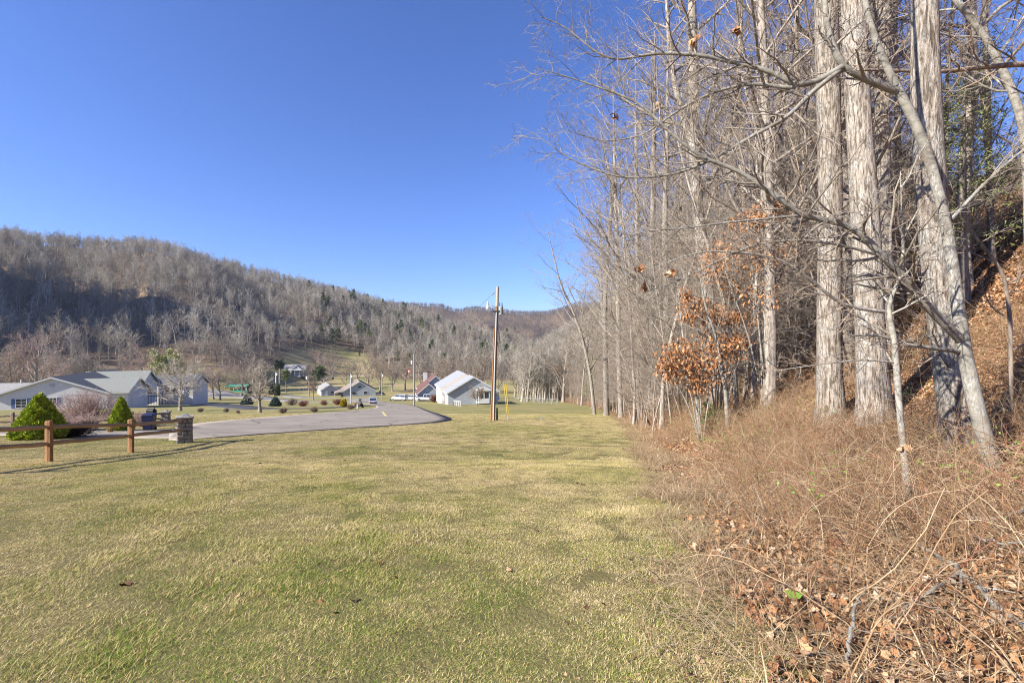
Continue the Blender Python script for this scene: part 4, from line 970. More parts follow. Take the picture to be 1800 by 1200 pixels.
# far white farmhouse
p_ = pix(517, 657)
h = thing('farmhouse', 'distant white farmhouse with porch on the meadow below the clearing', 'house', (p_.x, p_.y, p_.z-.2), math.radians(12))
gable(h, -6, 6, 0, 8, 3.0, 2.4, M_bluegrey, M_grey_roof, 'x'); gable(h, -1, 4, -1.5, 4, 3.1, 1.9, M_bluegrey, M_grey_roof)
m = MB(); m.box(-6.2, 6.2, -3.4, -1.55, 2.5, 2.68)
for k in range(6): m.box(-6+k*2.36, -5.85+k*2.36, -3.35, -3.2, -1, 2.5)
m.build('porch', M_trim, h)
for x_ in (-4.2, 0, 3): window(h, (x_, -1.5 if x_ >= 0 else 0, 0), UX, -UY, 1.0, 1.5, .8)
window(h, (1.5, -1.5, 0), UX, -UY, 1.0, 1.0, 3.6); gable(h, -13, -7, 1, 6, 2.4, 1.7, M_white, M_grey_roof, 'x')
# green roofed carport
p_ = pix(414, 689)
h = thing('carport', 'long open carport with green metal roof and green low wall', 'carport', (p_.x, p_.y, p_.z), math.radians(4))
w_ = 19/FPX*p_.y
m = MB(); m.hexa([Vector(q) for q in ((-w_, -.4, 2.3), (w_, -.4, 2.3), (w_, 2.6, 3.0), (-w_, 2.6, 3.0), (-w_, -.4, 2.42), (w_, -.4, 2.42), (w_, 2.6, 3.12), (-w_, 2.6, 3.12))]); m.build('roof', M_green_metal, h)
m = MB(); m.hexa([Vector(q) for q in ((-w_, 2.62, 3.0), (w_, 2.62, 3.0), (w_, 5.6, 2.3), (-w_, 5.6, 2.3), (-w_, 2.62, 3.12), (w_, 2.62, 3.12), (w_, 5.6, 2.42), (-w_, 5.6, 2.42))]); m.build('roof', M_green_metal, h)
m = MB(); m.box(-w_+.1, w_-.1, 0, .1, -.6, .75); m.build('low_wall', M_green_metal, h)
m = MB(); m.box(-w_+.1, w_-.1, 5.0, 5.1, -.6, 2.35); m.build('back_wall', M_oldrail, h)
for k in range(6):
    m = MB(); x_ = -w_+.15+k*(2*w_-.3)/5; m.box(x_-.06, x_+.06, .12, .24, -.6, 2.35); m.build('post', M_trim, h)

# ------------------------------------------------------------------ split rail fence and stone pillars
def rail(m, a, b_, hh=.105, ww=.05, seed=0):
    g_ = random.Random(seed); a, b_ = Vector(a), Vector(b_); d = (b_-a).normalized(); s = d.cross(Vector((0, 0, 1))).normalized(); n_ = 9; ring = []
    for i in range(n_):
        t = i/(n_-1); c_ = a.lerp(b_, t)+Vector((0, 0, g_.uniform(-.012, .012)))+s*g_.uniform(-.01, .01); e = 0.45 if i in (0, n_-1) else 0.9+g_.uniform(-.1, .12)
        ring.append([c_+Vector((0, 0, hh*.55*e)), c_+s*ww*e+Vector((0, 0, hh*.1)), c_+s*ww*.7*e-Vector((0, 0, hh*.5*e)), c_-s*ww*.8*e-Vector((0, 0, hh*.45*e)), c_-s*ww*e+Vector((0, 0, hh*.2))])
    k0 = len(m.v)
    for r_ in ring: m.v += [tuple(q) for q in r_]
    for i in range(n_-1):
        for j in range(5): m.f.append((k0+i*5+j, k0+i*5+(j+1) % 5, k0+(i+1)*5+(j+1) % 5, k0+(i+1)*5+j))
    m.f.append(tuple(k0+j for j in range(4, -1, -1))); m.f.append(tuple(k0+(n_-1)*5+j for j in range(5)))
def fence_post(m, h_, w_, seed):
    g_ = random.Random(seed); lv = [-.3, 0, .25, .5, .75, h_-.03, h_]
    n0 = len(m.v)
    for z in lv:
        s = 1.0 if z < h_ else .82
        for q, (cx, cy) in enumerate(((-1, -.7), (0, -.95), (1, -.7), (1, .7), (0, .95), (-1, .7))):
            m.v.append((cx*w_*.5*s*(1+g_.uniform(-.07, .07)), cy*w_*.45*s*(1+g_.uniform(-.07, .07)), z))
    for i in range(len(lv)-1):
        for j in range(6): m.f.append((n0+i*6+j, n0+i*6+(j+1) % 6, n0+(i+1)*6+(j+1) % 6, n0+(i+1)*6+j))
    m.f.append(tuple(n0+(len(lv)-1)*6+j for j in range(6)))
pil = pix(325, 778)
fp = [Vector((-10.6, 8.2, gz(-10.6, 8.2))), pix(86, 812), pix(230, 795)]
f0 = fp[1]; fence = thing('split_rail_fence', 'near two rail cedar fence ending at the stone pillar', 'fence', f0)
for k, p_ in enumerate(fp):
    m = MB(); fence_post(m, .97 if k != 2 else .94, .125, 5+k); m.build('post', M_rail, fence, loc=p_-f0)
ends = fp+[pil+Vector((0, 0, 0))]
for k in range(3):
    a, b_ = ends[k]-f0, ends[k+1]-f0; dr = (b_-a).normalized()*.16
    for q, z_ in enumerate((.80, .45)):
        m = MB(); dz = .03 if (k+q) % 2 else -.02
        rail(m, a-dr+Vector((.0, 0, z_+dz)), b_+(dr if k < 2 else -dr*1.2)+Vector((0, 0, z_+(-dz if k < 2 else .02))), seed=30+k*2+q); m.build('rail', M_rail_h, fence)
p2 = pix(291, 743.5)
bf = [pix(22, 750.5), pix(-62, 752), pix(104, 749.5), pix(170, 748), pix(232, 746)]; bf = sorted(bf, key=lambda v_: v_.x)+[p2]
fence2 = thing('split_rail_fence', 'further weathered rail fence across the driveway at left', 'fence', bf[0])
for k, p_ in enumerate(bf[:-1]):
    m = MB(); fence_post(m, .82, .15, 50+k); m.build('post', M_oldrail, fence2, loc=p_-bf[0])
for k in range(len(bf)-1):
    for q, z_ in enumerate((.62, .30)):
        m = MB(); a, b_ = bf[k]-bf[0], bf[k+1]-bf[0]; rail(m, a+Vector((0, 0, z_)), b_+Vector((0, 0, z_)), seed=70+k*2+q); m.build('rail', M_oldrail, fence2)
# rough block shared by all stones
import bmesh
def rough_block(seed):
    g_ = random.Random(seed); bm = bmesh.new(); bmesh.ops.create_cube(bm, size=1.0); bmesh.ops.bevel(bm, geom=bm.edges[:], offset=.09, segments=1, affect='EDGES')
    for v_ in bm.verts: v_.co += Vector((g_.uniform(-.045, .045), g_.uniform(-.045, .045), g_.uniform(-.045, .045)))
    me = bpy.data.meshes.new('stone'); bm.to_mesh(me); bm.free(); me.materials.append(M_stone); return me
blocks = [rough_block(k) for k in range(5)]
def pillar(label, loc, w, hh, rot, courses, cap=True):
    g_ = random.Random(int(w*1000)+courses); r = thing('stone_pillar', label, 'pillar', loc, rot)
    m = MB(); m.box(-w/2+.045, w/2-.045, -w/2+.045, w/2-.045, -.25, hh); m.build('core', M_mortar, r)
    ch = (hh+.12)/courses
    for c_ in range(courses):
        z = -.12+ch*(c_+.5); off = .5 if c_ % 2 else .0
        for side in range(4):
            ang = side*math.pi/2; cut = g_.uniform(.36, .64); segs = [(-w/2, -w/2+w*cut), (-w/2+w*cut, w/2)] if (c_+side) % 3 else [(-w/2, -w/2+w*.33), (-w/2+w*.33, -w/2+w*.68), (-w/2+w*.68, w/2)]
            for a0, a1 in segs:
                o = obj('stone', blocks[g_.randrange(5)], None, r)
                cx, cy = (a0+a1)/2, -w/2+.05+g_.uniform(-.012, .012)
                o.location = (cx*math.cos(ang)-cy*math.sin(ang), cx*math.sin(ang)+cy*math.cos(ang), z); o.rotation_euler = (0, 0, ang)
                o.scale = (a1-a0-.018, .13, ch-.018)
    m = MB(); m.box(-w/2-.05, w/2+.05, -w/2-.05, w/2+.05, hh+.001, hh+.075); m.build('cap', M_stone, r, bevel=.015)
    m = MB(); s = w*.28; m.hexa([Vector(q) for q in ((-s, -s, hh+.076), (s, -s, hh+.076), (s, s, hh+.076), (-s, s, hh+.076), (-s*.35, -s*.35, hh+.17), (s*.35, -s*.35, hh+.17), (s*.35, s*.35, hh+.17), (-s*.35, s*.35, hh+.17))]); m.build('finial', M_trans if cap else M_stone, r)
    return r
pillar('near stacked stone gate pillar where the cedar fence ends', pil+Vector((0, 0, .0)), .44, .88, math.radians(34), 7)
pillar('smaller stone gate pillar across the driveway beside the mailbox', p2, .44, .70, math.radians(20), 6, False)

# ------------------------------------------------------------------ bin, mailbox, planters by the gate
p_ = pix(262, 756.5)
def wheeled_bin(label, loc, s, mat, lidmat, rot=0.0, tilt=0.0):
    r = thing('wheeled_bin', label, 'bin', loc, rot); r.rotation_euler = (tilt, 0, rot); r.scale = (s,)*3
    m = MB(); m.hexa([Vector(q) for q in ((-.24, -.24, .06), (.24, -.24, .06), (.24, .26, .06), (-.24, .26, .06), (-.30, -.33, .95), (.30, -.33, .95), (.30, .33, .95), (-.30, .33, .95))]); m.build('body', mat, r, bevel=.03)
    m = MB(); m.hexa([Vector(q) for q in ((-.32, -.36, .955), (.32, -.36, .955), (.32, .36, .955), (-.32, .36, .955), (-.26, -.28, 1.06), (.26, -.28, 1.06), (.26, .34, 1.06), (-.26, .34, 1.06))]); m.build('lid', lidmat, r, bevel=.02)
    m = MB(); m.tube([(-.28, .40, .96), (.28, .40, .96)], .018, 8); m.build('handle', lidmat, r)
    for s_ in (-1, 1):
        m = MB(); m.tube([(s_*.20, .27, .10), (s_*.27, .27, .10)], .11, 12); m.build('wheel', M_tyre, r)
    return r
wheeled_bin('dark navy wheeled bin standing by the driveway behind the cedar fence', p_, .80, M_navy, M_navy, .3)
def mailbox(label, loc, mat, s=1.0, rot=0.0, post=M_black):
    r = thing('mailbox', label, 'mailbox', loc, rot); r.scale = (s,)*3
    m = MB(); m.box(-.05, .05, -.05, .05, -.3, 1.0); m.build('post', post, r)
    m = MB(); arc = [(-.11, 1.0), (.11, 1.0)]+[(.11*math.cos(a), 1.13+.11*math.sin(a)) for a in [math.pi*k/10 for k in range(11)]]; m.prism(arc, -.28, .28); m.build('box', mat, r)
    m = MB(); m.box(.115, .13, -.1, -.02, 1.05, 1.3); m.build('flag', M_black, r)
    return r
mailbox('black roadside mailbox on a post behind the navy bin', at(266, 24.2, -.12), M_black, .95, math.radians(70))
def pot(label, loc, r0, h_, mat, cat='planter'):
    m = MB(); m.tube([(0, 0, 0), (0, 0, h_*.9), (0, 0, h_)], [r0*.72, r0, r0*1.05], 20); o = thing('planter_pot', label, cat, loc)
    m.build('pot', mat, o, smooth=False); m = MB(); m.tube([(0, 0, h_+.001), (0, 0, h_+.01)], [r0*.9, r0*.9], 20); m.build('soil', M_mortar, o)
pot('pale green planter pot at the foot of the large clipped evergreen', pix(98, 768), .16, .34, pm('pale_green_glaze', (.42, .46, .40), (.36, .4, .34), 3, .5))

# clipped evergreens
evg, nt, b = new_mat('clipped_evergreen')
ff = noise(nt, 7, 4, .6, 'Object'); nt.links.new(ramp(nt, ff, [(.35, (.15, .22, .02)), (.5, (.34, .42, .035)), (.66, (.55, .58, .065))]), b.inputs['Base Color']); b.inputs['Roughness'].default_value = .7
def evergreen(name, label, loc, h_, w_, n_, mat, seed, leaf=.07, power=.85, lump=.08, cat='shrub'):
    r = thing(name, label, cat, loc)
    m = MB(); m.tube([(0, 0, -.2), (0, 0, h_*.6)], [w_*.05, w_*.03], 8); m.build('trunk', bark_brown, r)
    obj('foliage', to_mesh('foliage', conical(seed, h_, w_, n_, leaf, lump, power), False), mat, r); return r
evergreen('clipped_evergreen', 'large dense clipped evergreen cone behind the fence at left', pix(70, 771), 1.75, 1.75, 17000, evg, 301, .095, .88, .12)
evergreen('clipped_evergreen', 'smaller dense clipped evergreen cone beside the navy bin', pix(213, 757), 1.66, 1.10, 12000, evg, 302, .08, .86, .11)
spruce = pm('blue_spruce', (.10, .145, .115), (.05, .08, .065), 6, .8); cypress = pm('dark_cypress', (.06, .09, .03), (.035, .055, .02), 5, .8)
gold = pm('golden_foliage', (.60, .46, .03), (.45, .33, .02), 6, .7); boxw = pm('dark_boxwood', (.05, .035, .03), (.03, .02, .02), 8, .8)
for (x_, y_, hh, ww, mt, lb, pw, lf) in ((434, 711, 18, 20, spruce, 'left small blue spruce on the lawn by the dark driveway', .9, .22), (484, 714, 17, 19, spruce, 'right small blue spruce on the lawn by the dark driveway', .9, .22),
        (477, 693.5, 21, 7, cypress, 'left narrow dark arborvitae of the pair by the pale drive', .25, .3), (487, 695, 23, 9, cypress, 'right narrow dark arborvitae of the pair by the pale drive', .25, .3),
        (604, 715, 14, 9, gold, 'bright golden yellow shrub beside the grey lamp pole', .4, .2)):
    p_ = pix(x_, y_); s_ = p_.y/FPX; evergreen('small_conifer', lb, p_, hh*s_, ww*s_, 2600, mt, int(x_), lf, pw, .1)
# bare bushes
def bush(name, label, loc, w_, h_, mat, seed, ns=26, kb=6, kt=5, rmin=.006, cat='shrub', ang=(8, 62), group=None):
    g_ = np.random.default_rng(seed); az = g_.random(ns)*6.283; an = np.radians(ang[0]+(ang[1]-ang[0])*g_.random(ns))
    q = np.zeros((ns, 6, 3)); d = np.stack([np.sin(an)*np.cos(az), np.sin(an)*np.sin(az), np.cos(an)], 1); L = h_*(.75+.35*g_.random(ns)); L = np.minimum(L/np.maximum(np.cos(an), .45), w_*.62)
    q[:, 0] = np.stack([g_.normal(0, w_*.05, ns), g_.normal(0, w_*.05, ns), np.zeros(ns)-.05], 1)
    for k in range(1, 6):
        d = norm(d+g_.normal(0, .10, (ns, 3))+np.array([0, 0, .03])); q[:, k] = q[:, k-1]+d*(L/5)[:, None]
    S_ = (q, np.linspace(rmin*2.6, rmin*1.2, 6)[None].repeat(ns, 0))
    Bq = grow(*S_, kb, .15, 1, (22, 55), .45, .4, .6, 4, .04, .14, g_, rmin); X = grow(*Bq, kt, .2, 1, (22, 55), .5, .2, .7, 3, .03, .14, g_, rmin*.75, .6)
    r = thing(name, label, cat, loc, 0, group); obj('stems', to_mesh('stems', tubes(*S_, 5)), mat, r); obj('crown', to_mesh('crown', join([tubes(*Bq, 3), tubes(*X, 3)])), mat, r); return r
bush('round_shrub', 'wide rounded bare shrub between the two clipped evergreens', at(152, 26), 3.0, 2.0, twig_pink, 401, 60, 9, 6, .007)
bush('low_hedge', 'low dark leafless hedge in front of the rounded bare shrub', pix(128, 768), 1.5, .5, boxw, 402, 60, 9, 6, .006, ang=(10, 75))
bush('low_hedge', 'pale low clipped hedge above the dark one', at(142, 22.5), 2.2, .62, twig_pink, 403, 70, 9, 6, .006, ang=(10, 75))
bush('round_shrub', 'bare twiggy shrub behind the navy bin', at(247, 26), 1.3, .95, twig_pink, 404, 40, 8, 5, .006)
straw = pm('straw', (.50, .36, .19), (.38, .25, .12), 8, .8); redbr = pm('reddish_twig', (.27, .13, .09), (.2, .1, .07), 6, .9); brtw = pm('tan_twig', (.30, .235, .17), (.22, .17, .125), 6, .9)
bush('ornamental_grass', 'upright tuft of rusty dry ornamental grass by the small evergreen', pix(194, 760), .55, .75, straw, 405, 120, 2, 1, .005, 'grass', (2, 26))
for k, (x_, y_, ww, hh, mt, lb) in enumerate(((513, 712, 18, 14, brtw, 'brown rounded bush on the lawn right of the blue spruces'), (533, 714, 17, 9, redbr, 'low reddish bush on the lawn strip'), (553, 724, 14, 16, brtw, 'bare bush at the lower edge of the dark driveway'),
        (570, 712, 13, 9, redbr, 'small reddish rounded bush left of the hedge'), (594, 711.5, 18, 9, redbr, 'clipped reddish hedge beside the golden shrub'), (497, 726, 15, 13, brtw, 'bare bush right of the yard tree by the lane'), (398, 724, 10, 10, brtw, 'tiny bare bush left of the yard tree'),
        (418, 726, 8, 8, brtw, 'smallest bare bush close to the yard tree'), (352, 724, 11, 13, brtw, 'thin bare bush at the end of the dark driveway'), (616, 719, 13, 14, brtw, 'bare bush at the foot of the grey lamp pole'), (627, 716, 12, 8, redbr, 'low reddish bush beside the utility pedestal'),
        (763, 707, 20, 14, redbr, 'rusty brown bush at the corner of the white lane house'), (590, 694, 12, 9, brtw, 'bare bush in front of the blue house'), (1075, 722, 30, 16, brtw, 'tangled bare bush at the far corner of the lawn'))):
    p_ = pix(x_, y_); s_ = p_.y/FPX; bush('bare_bush', lb, p_, ww*s_, hh*s_, mt, 420+k, 40, 7, 5, .012*max(1, p_.y/60))

# ------------------------------------------------------------------ yard and valley trees
def yard_tree(label, px0, py0, top, wpx, mat_t, mat_c, seed, clear=.22, vase=(30, 62), name='yard_tree', Y=None, rm=.012, nl=16, sp=None):
    p_ = pix(px0, py0) if Y is None else at(px0, Y); s_ = p_.y/FPX; h_ = (CAMZ+(600-top)*s_)-p_.z; g_ = np.random.default_rng(seed)
    w_ = wpx*s_; T = stem(h_*.8, h_*.022+.03, 9, g_, .04)
    L = grow(*T, nl, clear, .98, vase, 1.0, .55, .5, 7, .06, .1, g_, rm*1.5, lmin=0.0, labs=np.full((1, nl), w_*.95 if sp is None else sp))
    Bq = grow(*L, 8, .2, 1, (25, 58), .42, .4, .5, 5, .04, .13, g_, rm); Wq = grow(*Bq, 6, .15, 1, (25, 58), .5, .3, .6, 4, .03, .14, g_, rm*.7); X = grow(*Wq, 3, .2, 1, (25, 55), .5, .2, .7, 3, .02, .14, g_, rm*.55, .6)
    return tree_thing(name, label, p_-Vector((0, 0, .1)), (join([tubes(*T, 9), tubes(*L, 5)]), join([tubes(*Bq, 3), tubes(*Wq, 3), tubes(*X, 3)])), (mat_t, mat_c))
pale_b = bark_mat('pale_yard_bark', (.36, .32, .28), (.29, .26, .22), (.18, .155, .13), 8, .4, .4)
twig_pale = hill_twig('pale_twigs', [(0.0, (0.42, 0.37, 0.31)), (1.0, (0.48, 0.43, 0.37))])
yard_tree('pale spreading bare tree on the lawn in front of the shaded white house', 317, 722, 628, 66, pale_b, twig_pale, 501, .12, (35, 75), rm=.02, nl=22)
yard_tree('rosy bare tree with wide flat crown beside the green carport', 387, 703, 643, 64, pale_b, twig_pink, 502, .22, (38, 78), rm=.03, nl=20)
yard_tree('tall bare yard tree standing on the lawn strip by the lane', 457, 725, 624, 46, pale_b, twig_pale, 503, .2, (28, 66), rm=.022, nl=24)
yard_tree('small bare tree on the verge left of the blue house', 551, 703, 664, 26, bark_brown, twig_brown, 504, .3, (25, 60), rm=.03)
yard_tree('stunted dark apple tree in front of the white lane house gable', 839, 714.5, 683, 32, bark_brown, twig_brown, 505, .3, (40, 80), rm=.02)
vt = [(20, 118, 612, 60, 'big bare tree above the grey roof at the left edge'), (62, 122, 592, 84, 'broad bare tree with rosy crown rising behind the wide gable'), (100, 135, 628, 50, 'bare tree just right of the broad one behind the white house'),
      (157, 128, 609, 50, 'pale bare tree behind the middle of the white house roof'), (245, 125, 610, 56, 'bare tree at the right end of the white house roof'), (345, 185, 636, 36, 'low bushy bare tree beyond the shaded white house'),
      (375, 175, 640, 34, 'bare tree between the shaded house and the carport'), (570, 215, 622, 40, 'white barked tree above the small blue house'), (585, 280, 610, 36, 'bare tree standing alone on the brown clearing'),
      (645, 205, 628, 44, 'bare tree rising behind the brown roofed house'), (668, 200, 632, 46, 'bare tree beside the wooden pole left of the parked cars'), (690, 208, 640, 40, 'bare tree behind the white parked car'), (712, 215, 622, 44, 'bare tree left of the tall grey pole'),
      (738, 205, 620, 46, 'pale bare tree above the red roof'), (775, 220, 634, 46, 'bare tree behind the ridge of the lane house'), (815, 195, 640, 46, 'bare tree right behind the lane house ridge'), (850, 190, 622, 46, 'bare tree left of the near utility pole'),
      (905, 170, 625, 44, 'bare tree right of the near utility pole'), (932, 150, 615, 46, 'dark limbed bare tree above the chain link fence'), (962, 130, 600, 50, 'bare tree at the end of the chain link fence'), (990, 115, 590, 50, 'bare tree where the wood meets the meadow'),
      (300, 165, 640, 34, 'small bare tree above the pale yard tree'), (330, 200, 634, 34, 'bare tree at the left foot of the green meadow'), (400, 205, 640, 30, 'bare tree on the meadow just left of the carport'), (425, 195, 632, 36, 'bare tree behind the green carport'),
      (445, 220, 626, 36, 'bare tree on the meadow edge behind the tall yard tree'), (468, 240, 622, 34, 'bare tree at the edge of the meadow left of the dark pine'), (540, 245, 640, 26, 'slim bare tree right of the farmhouse'), (608, 225, 634, 34, 'bare tree over the ridge of the brown roofed house'),
      (628, 240, 628, 34, 'tall bare tree behind the grey lamp pole'), (555, 300, 618, 30, 'bare tree at the left side of the brown clearing'), (875, 160, 630, 40, 'bare tree hidden behind the near pole shaft'), (795, 215, 640, 40, 'low bare tree over the pale metal roof')]
for k, (x_, Y, tp, ww, lb) in enumerate(vt):
    yard_tree(lb, x_, 0, tp, ww, pale_b if k % 3 else bark_wood, (twig_pink if k in (1, 4, 6, 7) else twig_grey if k % 2 else twig_brown), 520+k, .2, (22, 60), 'valley_tree', Y, rm=.045, nl=16)
for k, (x_, y_, tp, ww, lb) in enumerate(((503, 690, 650, 16, 'round headed pine on a bare stem below the farmhouse'), (490, 668, 634, 18, 'dark pine left of the farmhouse'), (283, 0, 627, 62, 'bright yellow green pine behind the pale yard tree'), (563, 690, 646, 26, 'soft green pine behind the blue house'))):
    Y = pix(x_, y_).y if y_ else 150; p_ = at(x_, Y); h_ = CAMZ+(600-tp)/FPX*Y-p_.z; g_ = np.random.default_rng(600+k); w_ = ww/FPX*Y
    T = stem(h_, .2, 7, g_, .03); L = grow(*T, 34, .5, .97, (50, 95), 1.0, .4, .4, 4, .02, .1, g_, .04, labs=np.full((1, 34), w_*.62)); n_ = 1500 if k != 2 else 3600
    i_ = g_.integers(0, len(L[0]), n_); t_ = g_.random(n_)**.5*2.999; kk = t_.astype(int); f_ = (t_-kk)[:, None]; pos = L[0][i_, kk]*(1-f_)+L[0][i_, kk+1]*f_+g_.normal(0, w_*.05, (n_, 3))
    tree_thing('pine_tree', lb, p_, (join([tubes(*T, 6), tubes(*L, 3)]), leaf_cards(pos, np.array([0, 0, .4]), np.full(n_, w_*(.09 if k != 2 else .05)), g_, 1.8)), (bark_brown, needle if k != 2 else pm('lime_needles', (.36, .37, .14), (.25, .27, .10), 4, .8)))

# ------------------------------------------------------------------ utility poles and wires
def util_pole(label, base, top, r0, r1, mat, extras=(), name='utility_pole'):
    r = thing(name, label, 'pole', base); d = Vector(top)-Vector(base); n_ = 10
    m = MB(); m.tube([d*(k/n_)-(Vector((0, 0, .4)) if k == 0 else Vector()) for k in range(n_+1)], [r0+(r1-r0)*k/n_ for k in range(n_+1)], 14); m.build('shaft', mat, r, smooth=False); return r, d
def can(r, c_, rad, hh, mat=None, nm='transformer'):
    m = MB(); c_ = Vector(c_); m.tube([c_, c_+Vector((0, 0, hh*.9)), c_+Vector((0, 0, hh))], [rad, rad, rad*.75], 14); t = m.build(nm, mat or M_trans, r)
    m = MB()
    for a in (-.5, .5): m.tube([c_+Vector((rad*a, 0, hh)), c_+Vector((rad*a, 0, hh+.28))], [.04, .025], 8)
    m.build('bushing', M_iron, t)
base = pix(867, 738.5); Yp = base.y; topv = P(875, 504, Yp)
r, d = util_pole('near brown utility pole with transformer, lamp and grey conduit on the lawn', base, topv, .125, .095, M_pole)
s_ = Yp/FPX; hz = lambda py: P(870, py, Yp).z-base.z
def on(py): return d*(hz(py)/d.z)
m = MB(); m.tube([on(538)+Vector((0, 0, 0)), on(504.2)], [.112, .098], 14); m.build('pale_top', M_pole_top, r)
m = MB(); pts = [Vector((.02, -.16, -.2)), on(700)+Vector((.0, -.15, 0)), on(640)+Vector((-.02, -.14, 0)), on(549)+Vector((-.02, -.135, 0))]; m.tube(pts, .045, 10); m.build('conduit', M_pvc, r)
m = MB(); m.tube([Vector((-.18, -.04, -.1)), on(660)+Vector((-.16, -.04, 0)), on(576)+Vector((-.14, -.04, 0))], .045, 10); m.build('wooden_guard', pm('orange_cedar', (.33, .165, .065), (.24, .12, .05), 5, .8), r)
can(r, on(553)+Vector((.30, -.02, 0)), .17, .62)
m = MB(); c_ = on(547.5); m.box(c_.x-.32, c_.x+.26, c_.y-.18, c_.y-.12, c_.z-.06, c_.z+.06); m.build('bracket', M_iron, r)
m = MB(); a0 = on(541); lc = P(857.5, 540, Yp)-base; m.tube([a0+Vector((-.1, -.1, .0)), a0+Vector((-.35, -.12, .18)), lc+Vector((.12, 0, .22)), lc+Vector((0, 0, .20))], .03, 8); arm = m.build('lamp_arm', M_trans, r)
m = MB(); m.tube([lc+Vector((0, 0, -.12)), lc+Vector((0, 0, .08)), lc+Vector((0, 0, .14)), lc+Vector((0, 0, .42))], [.14, .13, .07, .05], 14); m.build('lamp_head', M_lamp, arm)
m = MB(); a0 = on(512)+Vector((-.12, 0, 0)); a1 = a0+Vector((-.32, .05, -.26)); m.tube([a0, a1], .02, 8)
for q in (.35, .6, .85): c_ = a0.lerp(a1, q); m.tube([c_, c_+(a1-a0).normalized()*.05], [.06, .05], 10)
m.build('insulator', M_trans, r)
# guy wires with yellow guards
an = pix(894, 738.5)
for k, (gx0, tx, lb) in enumerate(((893, 886, 'left yellow guarded guy wire running down from the near pole'), (895.2, 889.6, 'right yellow guarded guy wire running down from the near pole'))):
    gb = Vector(((gx0-900)/FPX*an.y, an.y+.05*k, an.z)); gw = thing('guy_wire', lb, 'wire', gb); tp_ = P(tx, 674, an.y)-gb; dirn = tp_.normalized()
    m = MB(); m.tube([dirn*.35, tp_], .030, 8); m.build('guard', M_yellow, gw)
    m = MB(); m.tube([-dirn*.2, dirn*.36], .022, 8); m.build('anchor_rod', M_pvc, gw)
    m = MB(); m.tube([tp_, base+on(545+18*k)-gb], .012, 6); m.build('cable', M_wire, gw)
def pedestal(label, loc, w_, h_, mat):
    o = thing('utility_pedestal', label, 'pedestal', loc)
    m = MB(); m.hexa([Vector(q) for q in ((-w_, -w_, -.1), (w_, -w_, -.1), (w_, w_, -.1), (-w_, w_, -.1), (-w_*.75, -w_*.75, h_), (w_*.75, -w_*.75, h_), (w_*.75, w_*.75, h_), (-w_*.75, w_*.75, h_))]); m.build('body', mat, o, bevel=.01)
    m = MB(); m.box(-w_*.85, w_*.85, -w_*.85, w_*.85, h_+.001, h_+.05); m.build('cap', mat, o)
pedestal('slim dark green marker post touching the near pole', base+Vector((.28, .1, 0)), .075, .85, M_dgreen)
pedestal('thin grey stake beside the yellow guy guards', pix(889.5, 736), .03, .65, M_trans)
pedestal('small grey utility stub alone on the lawn right of the pole', pix(951, 737.5), .085, .16, M_trans)
pedestal('pale green utility pedestal beside the tilted black bin', pix(628.5, 718), .12, .62, M_pvc)
polesT = [topv+Vector((-.3, 0, -.4))]
for (x_, yb_, yt_, r0, mt, lb, kind) in ((728, 713, 621, .16, M_grey_pole, 'tall grey utility pole with transformer beside the parked pickup', 't'), (671, 702.5, 655, .14, M_grey_pole, 'wooden pole with lamp at the bend of the lane', 'l'), (616.5, 709, 656, .17, M_pvc, 'pale grey lamp pole beside the golden shrub', 'l'),
        (543.5, 697, 659, .15, M_grey_pole, 'brown pole with two transformers left of the blue house', 't'), (485, 688, 654, .16, M_lamp, 'white post with lamp left of the round headed pine', 'l'), (491.5, 692, 648, .22, M_grey_pole, 'dark thick pole between the arborvitae and the round pine', 'n')):
    b_ = pix(x_, yb_); t_ = P(x_, yt_, b_.y); r, d2 = util_pole(lb, b_, t_, r0*max(1, b_.y/130), r0*.75*max(1, b_.y/130), mt); k_ = b_.y/FPX
    if kind == 't': can(r, d2*.80+Vector((-4*k_, 0, 0)), 1.7*k_, 5.5*k_, M_lamp)
    if kind == 'l':
        m = MB(); m.tube([d2*.88, d2*.9+Vector((2.2*k_, 0, .3))], .05, 8); a_ = m.build('lamp_arm', M_trans, r); m = MB(); c_ = d2*.9+Vector((2.2*k_, 0, .1)); m.tube([c_-Vector((0, 0, 2.4*k_)), c_+Vector((0, 0, 1.5*k_))], [1.3*k_, .8*k_], 10); m.build('lamp_head', M_lamp, a_)
    if x_ in (728, 671, 543.5): polesT.append(t_-Vector((0, 0, .2)))
for k in range(len(polesT)-1):
    a, b_ = polesT[k], polesT[k+1]; pts = [a.lerp(b_, t/16)-Vector((0, 0, .9*4*(t/16)*(1-t/16))) for t in range(17)]
    m = MB(); m.tube(pts, .014+.004*k, 5); o = m.build('overhead_wire', M_wire); tag(o, ('overhead wire from the near pole to the grey pole by the pickup', 'overhead wire between the grey pole and the pole at the bend', 'overhead wire crossing the yards to the brown pole')[k], 'wire')
fl = P(718.5, 651, 82); fr = thing('flag', 'small red and white flag hanging beside the grey utility pole', 'flag', fl); fr.scale = (.62, .62, .62)
m = MB()
for k in range(4): m.quad((-.45+.22*k, .05*(k % 2), .3), (-.23+.22*k, .05*((k+1) % 2), .3), (-.23+.22*k, .05*((k+1) % 2), -.5-.1*k), (-.45+.22*k, .05*(k % 2), -.5-.1*(k-1)))
o = m.build('cloth', M_red, fr); sm = o.modifiers.new('solid', 'SOLIDIFY'); sm.thickness = .01
m = MB(); m.box(-.2, .2, -.03, -.012, -.45, 0); m.build('white_panel', M_trim, fr); m = MB(); m.tube([(-.45, 0, .33), (1.1, 0, .30)], .02, 6); m.build('staff', M_grey_pole, fr)

